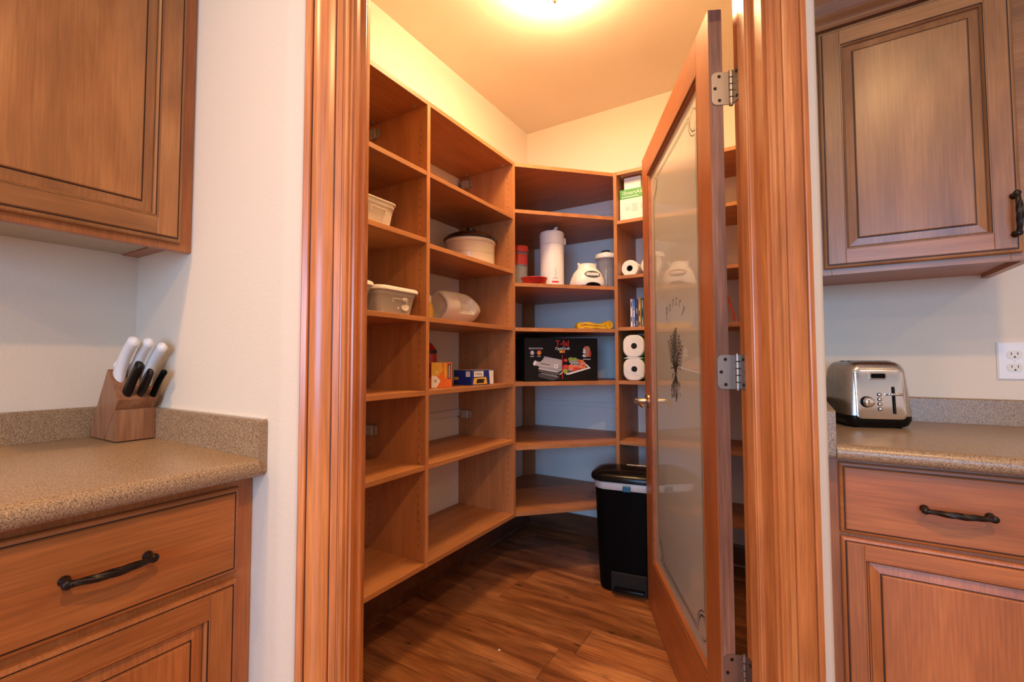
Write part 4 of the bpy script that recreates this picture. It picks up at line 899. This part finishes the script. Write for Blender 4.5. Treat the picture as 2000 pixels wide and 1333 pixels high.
def bface(x, z):
    zs_ = [(.010, .092, .086, .055), (.030, .091, .085, .06), (.060, .084, .079, .062), (.085, .073, .071, .062), (.100, .063, .063, .06)]
    for (z0, a0, d0, r0), (z1, a1, d1, r1) in zip(zs_, zs_[1:]):
        if z <= z1: break
    f = max(0, min(1, (z - z0) / (z1 - z0))); hw, hd_, r = a0 + (a1 - a0) * f, d0 + (d1 - d0) * f, r0 + (r1 - r0) * f
    e = abs(x) - (hw - r); return -(hd_ if e <= 0 else hd_ - r + math.sqrt(max(0, r * r - e * e)))
bm = bmesh.new(); n = 22
ring = [(.048 * math.cos(2 * PI * k / n), .066 + .021 * math.sin(2 * PI * k / n)) for k in range(n)]
inner = [(x * .78, .067 + (z - .067) * .45) for x, z in ring]
vo = [bm.verts.new((x, bface(x, z) - .0008, z)) for x, z in ring]; vi = [bm.verts.new((x, bface(x, z) - .0016, z)) for x, z in inner]
for k in range(n): bm.faces.new((vo[k], vo[(k + 1) % n], vi[(k + 1) % n], vi[k]))
bp_ = obj('button_panel', bm, M['dgreyink'], t, smooth=0)
for k in range(7):
    x = -.033 + .011 * k; z = .065 + .002 * (k % 2); bm = bmesh.new(); box(bm, x - .0036, x + .0036, bface(x, z) - .006, bface(x, z) + .003, z - .008, z + .008, bev=.0012); obj('button', bm, M['white'], bp_)
# blender jar
t = thing('lidded_jar', 'clear blender jar with white lid beside the blender base', 'blender jar', cl(.590, .140, 1.541), CA)
obj('jar', lathe(bmesh.new(), [(.036, .0004), (.040, .003), (.042, .030), (.046, .10), (.056, .178), (.058, .180), (.054, .180), (.044, .10), (.038, .03), (.034, .006)], 28), M['jarg'], t, smooth=60)
obj('lid', lathe(bmesh.new(), [(.056, .1803), (.064, .182), (.066, .190), (.064, .204), (.055, .210), (.03, .213), (.028, .220), (.001, .222)], 28), M['white'], t)
obj('cap', lathe(bmesh.new(), [(.027, .2203), (.029, .223), (.024, .230), (.001, .231)], 20), M['black'], t)
bm = bmesh.new(); lathe(bm, [(.014, .008), (.014, .03), (.006, .034), (.005, .16), (.002, .165)], 14); obj('centre_shaft', bm, M['chrome'], t)
# yellow strap bundle
t = thing('strap_bundle', 'folded bundle of bright yellow webbing strap on corner shelf', 'strap', cl(.505, .135, 1.304), CA)
bm = bmesh.new()
def ribbon(pts, wd=.036, th=.004):
    secs = []; pts = [Vector(p) for p in pts]
    for k, p in enumerate(pts):
        tg = (pts[min(k + 1, len(pts) - 1)] - pts[max(k - 1, 0)]).normalized(); nrm = Vector((-tg.z, 0, tg.x)).normalized(); s_ = Vector((0, 1, 0))
        secs.append([tuple(p + s_ * a * wd / 2 + nrm * b_ * th / 2) for a, b_ in ((-1, -1), (1, -1), (1, 1), (-1, 1))])
    loft(bm, secs)
for j in range(5):
    o_ = .0084 * j; k_ = .004 * (j % 2); ribbon([(-.100 + .006 * j, .012 * (j % 2), .004 + o_ * .75), (-.07, .0, .006 + o_ + k_), (-.03, -.008, .005 + o_ * 1.05), (.01, .006, .004 + o_ * .85 + k_), (.045, .0, .005 + o_ * .9), (.075, .004, .008 + o_ * 1.2), (.104 - .003 * j, .008, .014 + o_ * 1.15)], .050 - .004 * (j % 3), .0070)
for j in range(3):
    r_ = .007 + .0065 * j; ribbon([(.086 + r_ * math.cos(a), -.012, .0300 + r_ * math.sin(a)) for a in [k * PI / 7 - 1.2 for k in range(15)]], .040, .005)
    ribbon([(-.088 + r_ * math.cos(a), -.006, .0225 + r_ * .9 * math.sin(a)) for a in [k * PI / 7 + .7 for k in range(13)]], .044, .005)
obj('webbing', bm, M['ycloth'], t, smooth=50)
# black grill box
t = carton('appliance_box', 'black appliance box with red lettering and grill picture on corner shelf', cl(.287, .215, 1.016), CA, .426, .285, .238, [M['cblack']], (0, 0, 0, 0))
for k in t.children: k.data.materials.clear(); k.data.materials.append(M['cblack'])
yf = -.1429
def bxz(u, v): return (-.213 + .426 * (u - 265) / (1685 - 265), .238 - .238 * (v - 225) / (1065 - 225))
bm = bmesh.new(); x, z = bxz(985, 335); ftext(bm, 'T-fal', .044, x, z + .001, yf); ftext(bm, 'T-fal', .044, x + .0012, z + .001, yf - .0001); ftext(bm, 'T-fal', .044, x + .0006, z + .0016, yf - .0002); x, z = bxz(985, 780); box(bm, x - .0018, x + .0018, yf - .0001, yf, .012, .145)
o = obj('brand_lettering', bm, M['redink'], t, smooth=0, flip=False); o['label'] = 'red lettering and thin red dividing line'
bm = bmesh.new(); x, z = bxz(985, 428); ftext(bm, 'OptiGrill', .023, x, z - .001, yf, .05); ftext(bm, 'OptiGrill', .023, x + .0006, z - .001, yf - .0001, .05); x, z = bxz(478, 432); ftext(bm, 'INNOVATION', .0125, x, z, yf)
x, z = bxz(1470, 640); dashes(bm, x, z, .046, .0045, 9, yf); x, z = bxz(410, 585); dashes(bm, x, z, .022, .004, 5, yf); x, z = bxz(540, 580); dashes(bm, x, z, .020, .004, 4, yf)
o = obj('white_lettering', bm, M['whiteink'], t, smooth=0, flip=False)
bm = bmesh.new(); x, z = bxz(410, 515); fell(bm, x, z, .0125, .0125, yf, 0); fell(bm, x, z + .001, .005, .010, yf - .0001, 3); x, z = bxz(540, 512); fell(bm, x, z, .0125, .0125, yf, 1); fell(bm, x, z - .002, .006, .005, yf - .0001, 2)
x, z = bxz(985, 490); quad(bm, [(x - .016, yf, z - .007), (x, yf, z - .007), (x, yf, z + .007), (x - .016, yf, z + .007)], 2); quad(bm, [(x, yf, z - .007), (x + .016, yf, z - .007), (x + .016, yf, z + .007), (x, yf, z + .007)], 1)
obj('badges', bm, [M['greyink'], M['orangeink'], M['yellowink'], M['whiteink']], t, smooth=0, flip=False)
bm = bmesh.new()
def pp(L_, mi, dy=0): quad(bm, [(bxz(u, v)[0], yf - dy, bxz(u, v)[1]) for u, v in L_], mi)
pp([(530, 800), (640, 580), (975, 650), (975, 860), (905, 890)], 0); pp([(565, 690), (655, 590), (970, 655), (970, 760), (870, 745)], 1, .0001); pp([(430, 745), (440, 670), (870, 740), (900, 800), (840, 810), (520, 770)], 1, .0002)
pp([(420, 720), (470, 660), (500, 690), (450, 770)], 2, .0003); pp([(570, 712), (745, 742), (745, 758), (570, 730)], 3, .0003)
pp([(520, 800), (900, 890), (930, 870), (925, 930), (860, 960), (530, 870)], 3, .0001); pp([(530, 805), (890, 880), (885, 892), (530, 822)], 2, .0002)
pp([(520, 900), (560, 920), (900, 985), (930, 960), (920, 1005), (800, 1050), (530, 980)], 4, .0001); pp([(570, 900), (900, 970), (890, 985), (570, 915)], 0, .0002); pp([(930, 930), (985, 880), (985, 900), (930, 950)], 2, .0002)
fell(bm, bxz(865, 775)[0], bxz(865, 775)[1], .012, .012, yf - .0004, 2); fell(bm, bxz(865, 775)[0], bxz(865, 775)[1], .007, .007, yf - .0005, 1)
o = obj('grill_picture', bm, [M['greyink'], plain('steel_print', (.42, .40, .41), .4), M['whiteink'], M['dgreyink'], plain('deep_grey_print', (.05, .05, .055), .4)], t, smooth=0, flip=False); o['label'] = 'printed picture of a contact grill'
bm = bmesh.new()
pp([(1010, 830), (1060, 940), (1130, 935), (1545, 815), (1440, 720), (1300, 640)], 0); pp([(1040, 830), (1080, 915), (1500, 800), (1420, 735), (1290, 660)], 6, .0001)
rr_ = random.Random(9)
for u, v, a, b_, mi in ((1150, 640, .016, .012, 2), (1230, 650, .016, .013, 2), (1180, 690, .020, .010, 3), (1040, 860, .014, .018, 2), (1050, 660, .012, .009, 4), (1160, 780, .024, .009, 1), (1240, 770, .020, .008, 5), (1210, 830, .034, .012, 4), (1150, 830, .016, .008, 5), (1260, 800, .026, .007, 1), (1350, 690, .020, .012, 1), (1390, 730, .016, .013, 5), (1390, 790, .018, .012, 1), (1300, 690, .012, .010, 4), (1340, 770, .012, .010, 5), (1050, 790, .016, .014, 4), (1250, 710, .022, .009, 3)):
    x, z = bxz(u, v); fell(bm, x, z, a, b_, yf - .0002 - .00002 * (u % 17), mi, 9)
o = obj('food_picture', bm, [M['whiteink'], M['orangeink'], M['saladink'], M['greyink'], M['meatink'], plain('pink_print', (.62, .22, .14), .5), M['dgreyink']], t, smooth=0, flip=False); o['label'] = 'printed picture of grilled food'
bm = bmesh.new()
for u, v, a, b_, mi in ((1440, 410, .010, .008, 0), (1480, 430, .016, .014, 1), (1430, 450, .012, .007, 2), (1500, 490, .014, .020, 1), (1420, 500, .010, .008, 2), (1490, 550, .020, .012, 1), (1430, 570, .016, .008, 2), (1530, 530, .008, .02, 0)):
    x, z = bxz(u, v); fell(bm, x, z, a, b_, yf - .00002 * (u % 13), mi, 9)
obj('small_picture', bm, [M['meatink'], plain('toast_print', (.45, .20, .10), .5), M['whiteink']], t, smooth=0, flip=False)
bm = bmesh.new(); text_bm('OptiGrill', .045, Matrix.Translation((-.2134, 0, .11)) @ Matrix.Rotation(-PI / 2, 4, 'Z') @ FR @ Matrix.Rotation(PI / 2, 4, 'Z'), 0, bm); obj('side_lettering', bm, plain('deep_red_print', (.20, .01, .01), .5), t, smooth=0, flip=False)

# ================================================================ THINGS IN THE RIGHT UNIT
t = carton('product_box', 'white carton with green band and lettering on upper right shelf', (0.8815, -0.262, 1.9073), 0, .195, .125, .182, [M['wcard'], plain('grey_card', (.5, .5, .5), .5)], (0, 1, 0, 0))
yf = -.0629; bm = bmesh.new(); quad(bm, [(-.0972, yf, .128), (.0972, yf, .128), (.0972, yf, .1815), (-.0972, yf, .1815)], 0)
quad(bm, [(-.0978, -.062, .128), (-.0978, .062, .128), (-.0978, .062, .1815), (-.0978, -.062, .1815)], 0)
obj('green_band', bm, M['greenink'], t, smooth=0, flip=False)
bm = bmesh.new(); ftext(bm, 'iSmartAlarm', .030, -.006, .160, yf - .0003); dashes(bm, -.038, .139, .095, .006, 10, yf - .0003)
obj('lettering', bm, M['whiteink'], t, smooth=0, flip=False)
for x0, z0, w_, h_ in ((-.070, .092, .035, .003), (-.064, .060, .022, .022), (-.030, .052, .034, .045), (.020, .060, .02, .03), (-.085, .012, .014, .008)): 
    bm = bmesh.new(); quad(bm, [(x0, yf - .0002, z0), (x0 + w_, yf - .0002, z0), (x0 + w_, yf - .0002, z0 + h_), (x0, yf - .0002, z0 + h_)]); obj('pale_print', bm, M['palep'], t, smooth=0, flip=False)
t = carton('gift_box', 'small plain white box standing on top of the green banded carton', (0.853, -0.270, 2.0897), 0, .094, .085, .070, [M['wcard']], (0, 0, 0, 0))
for k in t.children: k.data.materials.clear(); k.data.materials.append(M['wcard'])
o = obj('lid_seam', BX(-.0473, .0473, -.0428, .0428, .052, .0530), M['greyink'], t)
def roll(name, label, loc, rz, r, ln, core, upright=False, group=None):
    t = thing(name, label, 'paper roll', loc, rz, group); bm = bmesh.new(); seg = 32
    def c(rr, y_): return [(rr * math.cos(2 * PI * i / seg), y_, r + rr * math.sin(2 * PI * i / seg)) for i in range(seg)]
    loft(bm, [c(core, -ln / 2 + .001), c(core + .003, -ln / 2), c(r - .003, -ln / 2), c(r, -ln / 2 + .003), c(r, ln / 2 - .003), c(r - .003, ln / 2), c(core, ln / 2)], cap=False); obj('paper', bm, M['paper'], t, smooth=40)
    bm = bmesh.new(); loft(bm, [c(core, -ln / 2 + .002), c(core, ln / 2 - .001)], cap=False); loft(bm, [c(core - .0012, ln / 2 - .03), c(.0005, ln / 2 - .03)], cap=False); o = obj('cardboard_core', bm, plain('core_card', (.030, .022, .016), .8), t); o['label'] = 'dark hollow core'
    return t
roll('paper_roll', 'white paper roll with dark core lying end-on beside right unit panel', (0.8275, -0.245, 1.5993), 0, .0475, .11, .017)
roll('paper_roll', 'second white paper roll partly hidden by the door edge', (0.942, -0.240, 1.5993), .08, .056, .10, .019)
for k, (x, wd, h_, lb) in enumerate(((0.829, .0135, .164, 'pale lilac DVD case, leftmost of the row of five'), (0.8435, .0145, .164, 'bright blue DVD case, second from left in the row'), (0.8590, .0145, .160, 'black DVD case in the middle of the row'), (0.8745, .0145, .166, 'orange and brown DVD case, fourth in the row'), (0.8905, .0145, .166, 'dark teal DVD case at the right end of the row'))):
    t = thing('dvd_case', lb, 'DVD', (x, -0.215, 1.3123), 0, 'DVD cases on the right unit')
    obj('case', BX(-wd / 2 + .0004, wd / 2 - .0004, -.066, .066, .0003, h_, bev=.0015), M['dvd'][k], t)
    bm = bmesh.new(); yf = -.0663
    z0 = .010
    for q in range(4):
        e_ = z0 + random.uniform(.012, .045); quad(bm, [(-wd * .2, yf, z0), (wd * .2, yf, z0), (wd * .2, yf, e_), (-wd * .2, yf, e_)], q % 2); z0 = e_ + random.uniform(.004, .012)
        if z0 > .13: break
    obj('spine_print', bm, [[M['whiteink'], M['blueink']], [M['whiteink'], M['greyink']], [M['greyink'], M['blueink']], [M['blackink'], M['yellowink']], [M['greyink'], M['blackink']]][k], t, smooth=0, flip=False)
# pack of two kitchen rolls, ends to the aisle
t = thing('paper_towel_pack', 'green wrapped pack of two stacked paper towel rolls below the DVDs', 'paper towels', (0.858, -0.235, 1.0183), 0)
bm_w = bmesh.new()
for cz_ in (.0625, .1885):
    def pk(y_, k_, cz_=cz_): return [(x, y_, z + .0004) for x, z in rrect(.118 * k_, .1245 * k_, .046 * k_, 6, 0, cz_)]
    bm = bmesh.new(); loft(bm, [pk(-.118, .90), pk(-.113, .985), pk(-.1115, .99)]); obj('roll_end', bm, M['paper'], t, smooth=40)
    loft(bm_w, [pk(-.1113, .992), pk(-.106, 1.0), pk(.115, 1.0), pk(.12, .95)])
o = obj('wrapper', bm_w, M['gplas'], t, smooth=40); o['label'] = 'green plastic wrapper'
for cz_ in (.190, .064):
    bm = bmesh.new(); fell(bm, .004, cz_, .0165, .0165, -.1184, 0, 20); obj('hollow_core', bm, M['hole'], t, smooth=0, flip=False)
bm = bmesh.new(); quad(bm, [(-.05, -.1188, .056), (-.045, -.1190, .064), (.055, -.1190, .034), (.055, -.1188, .020)]); quad(bm, [(-.055, -.1186, .122), (-.03, -.1188, .132), (.055, -.1188, .126), (.05, -.1186, .122)]); obj('clear_wrap_fold', bm, M['wcard'], t, smooth=0, flip=False)
# thin red stick leaning behind the door
t = thing('red_pencil', 'thin red pencil leaning at back of shelf seen through hinge gap', 'pencil', (1.352, -0.290, 1.3123), 0)
bm = bmesh.new(); tube(bm, [(.006, 0, .010), (-.040, .012, .172)], .0042, 8); obj('shaft', bm, M['red'], t)
bm = bmesh.new(); tube(bm, [(.0085, 0, .0015), (.006, 0, .010)], [.002, .0045], 8); obj('eraser', bm, M['white'], t)

# ================================================================ FLOOR THINGS
t = thing('trash_can', 'black pedal trash can with white liner rim beside the open door', 'trash can', (0.872, -0.502, 0.0), math.radians(9))
def bs(z, wd, dp, r, front=.0):
    pts = rrect(wd, dp, r, 7); return [(x, y_ - (front * (1 - (2 * x / wd) ** 2) if y_ < 0 else 0), z) for x, y_ in pts]
bm = bmesh.new(); loft(bm, [bs(.0004, .272, .176, .045, .012), bs(.012, .284, .186, .05, .012), bs(.08, .290, .190, .05, .014), bs(.50, .322, .205, .055, .018), bs(.512, .326, .207, .056, .018)]); obj('bin_body', bm, M['black'], t, smooth=40)
bm = bmesh.new(); loft(bm, [bs(.496, .3245, .2070, .056, .019), bs(.500, .331, .211, .057, .019), bs(.530, .338, .214, .058, .020), bs(.534, .330, .208, .058, .020)]); o = obj('liner_rim', bm, M['bag'], t, smooth=40); o['label'] = 'white bin liner folded over rim'
bm = bmesh.new(); loft(bm, [bs(.5345, .352, .224, .060, .022), bs(.540, .362, .232, .062, .024), bs(.556, .362, .232, .062, .024), bs(.566, .350, .224, .060, .022), bs(.578, .30, .19, .055, .014), bs(.584, .22, .12, .05, .004)]); ld = obj('lid', bm, M['gblack'], t, smooth=40)
bm = bmesh.new(); tube(bm, [(-.02, .070, .583), (.06, .072, .583), (.13, .070, .578)], .003, 8); o = obj('lid_highlight_bar', bm, M['steelb'], t); o['label'] = 'bright metal bar drawn as the highlight along back of lid'  # highlight along the lid's back edge, modelled as a thin bright bar
o = obj('blue_tab', BX(-.012, .024, -.138, -.128, .497, .526, bev=.002), M['blue'], t)
o = obj('pedal_recess', BX(-.075, .095, -.1215, -.108, .012, .105, bev=.004), M['hole'], t)
bm = bmesh.new(); box(bm, -.060, .085, -.150, -.110, .028, .040, bev=.004, seg=2); obj('pedal', bm, M['gblack'], t)
bm = bmesh.new(); bmesh.ops.create_icosphere(bm, subdivisions=1, radius=.0045)
for v in bm.verts: v.co.z = max(-.001, v.co.z * .4) + .0012; v.co.x *= 1.5
bm.transform(Matrix.Translation((0.588, -1.276, 0.0)))
tag(obj('paper_scrap', bm, M['wcard']), 'tiny white paper scrap on the pantry floor', 'paper scrap')
# the window behind the camera (daylight comes through it)
bm = bmesh.new(); W_, H_ = .86, .71
for a, b_, c, d_ in ((-W_ - .09, W_ + .09, H_, H_ + .09), (-W_ - .09, W_ + .09, -H_ - .09, -H_), (-W_ - .09, -W_, -H_, H_), (W_, W_ + .09, -H_, H_), (-.02, .02, -H_, H_)):
    box(bm, 2.4 + a, 2.4 + b_, -5.9995, -5.972, 1.50 + c, 1.50 + d_)
struct('window_1', bm, M['white'], 'white framed window in the kitchen wall behind the camera')
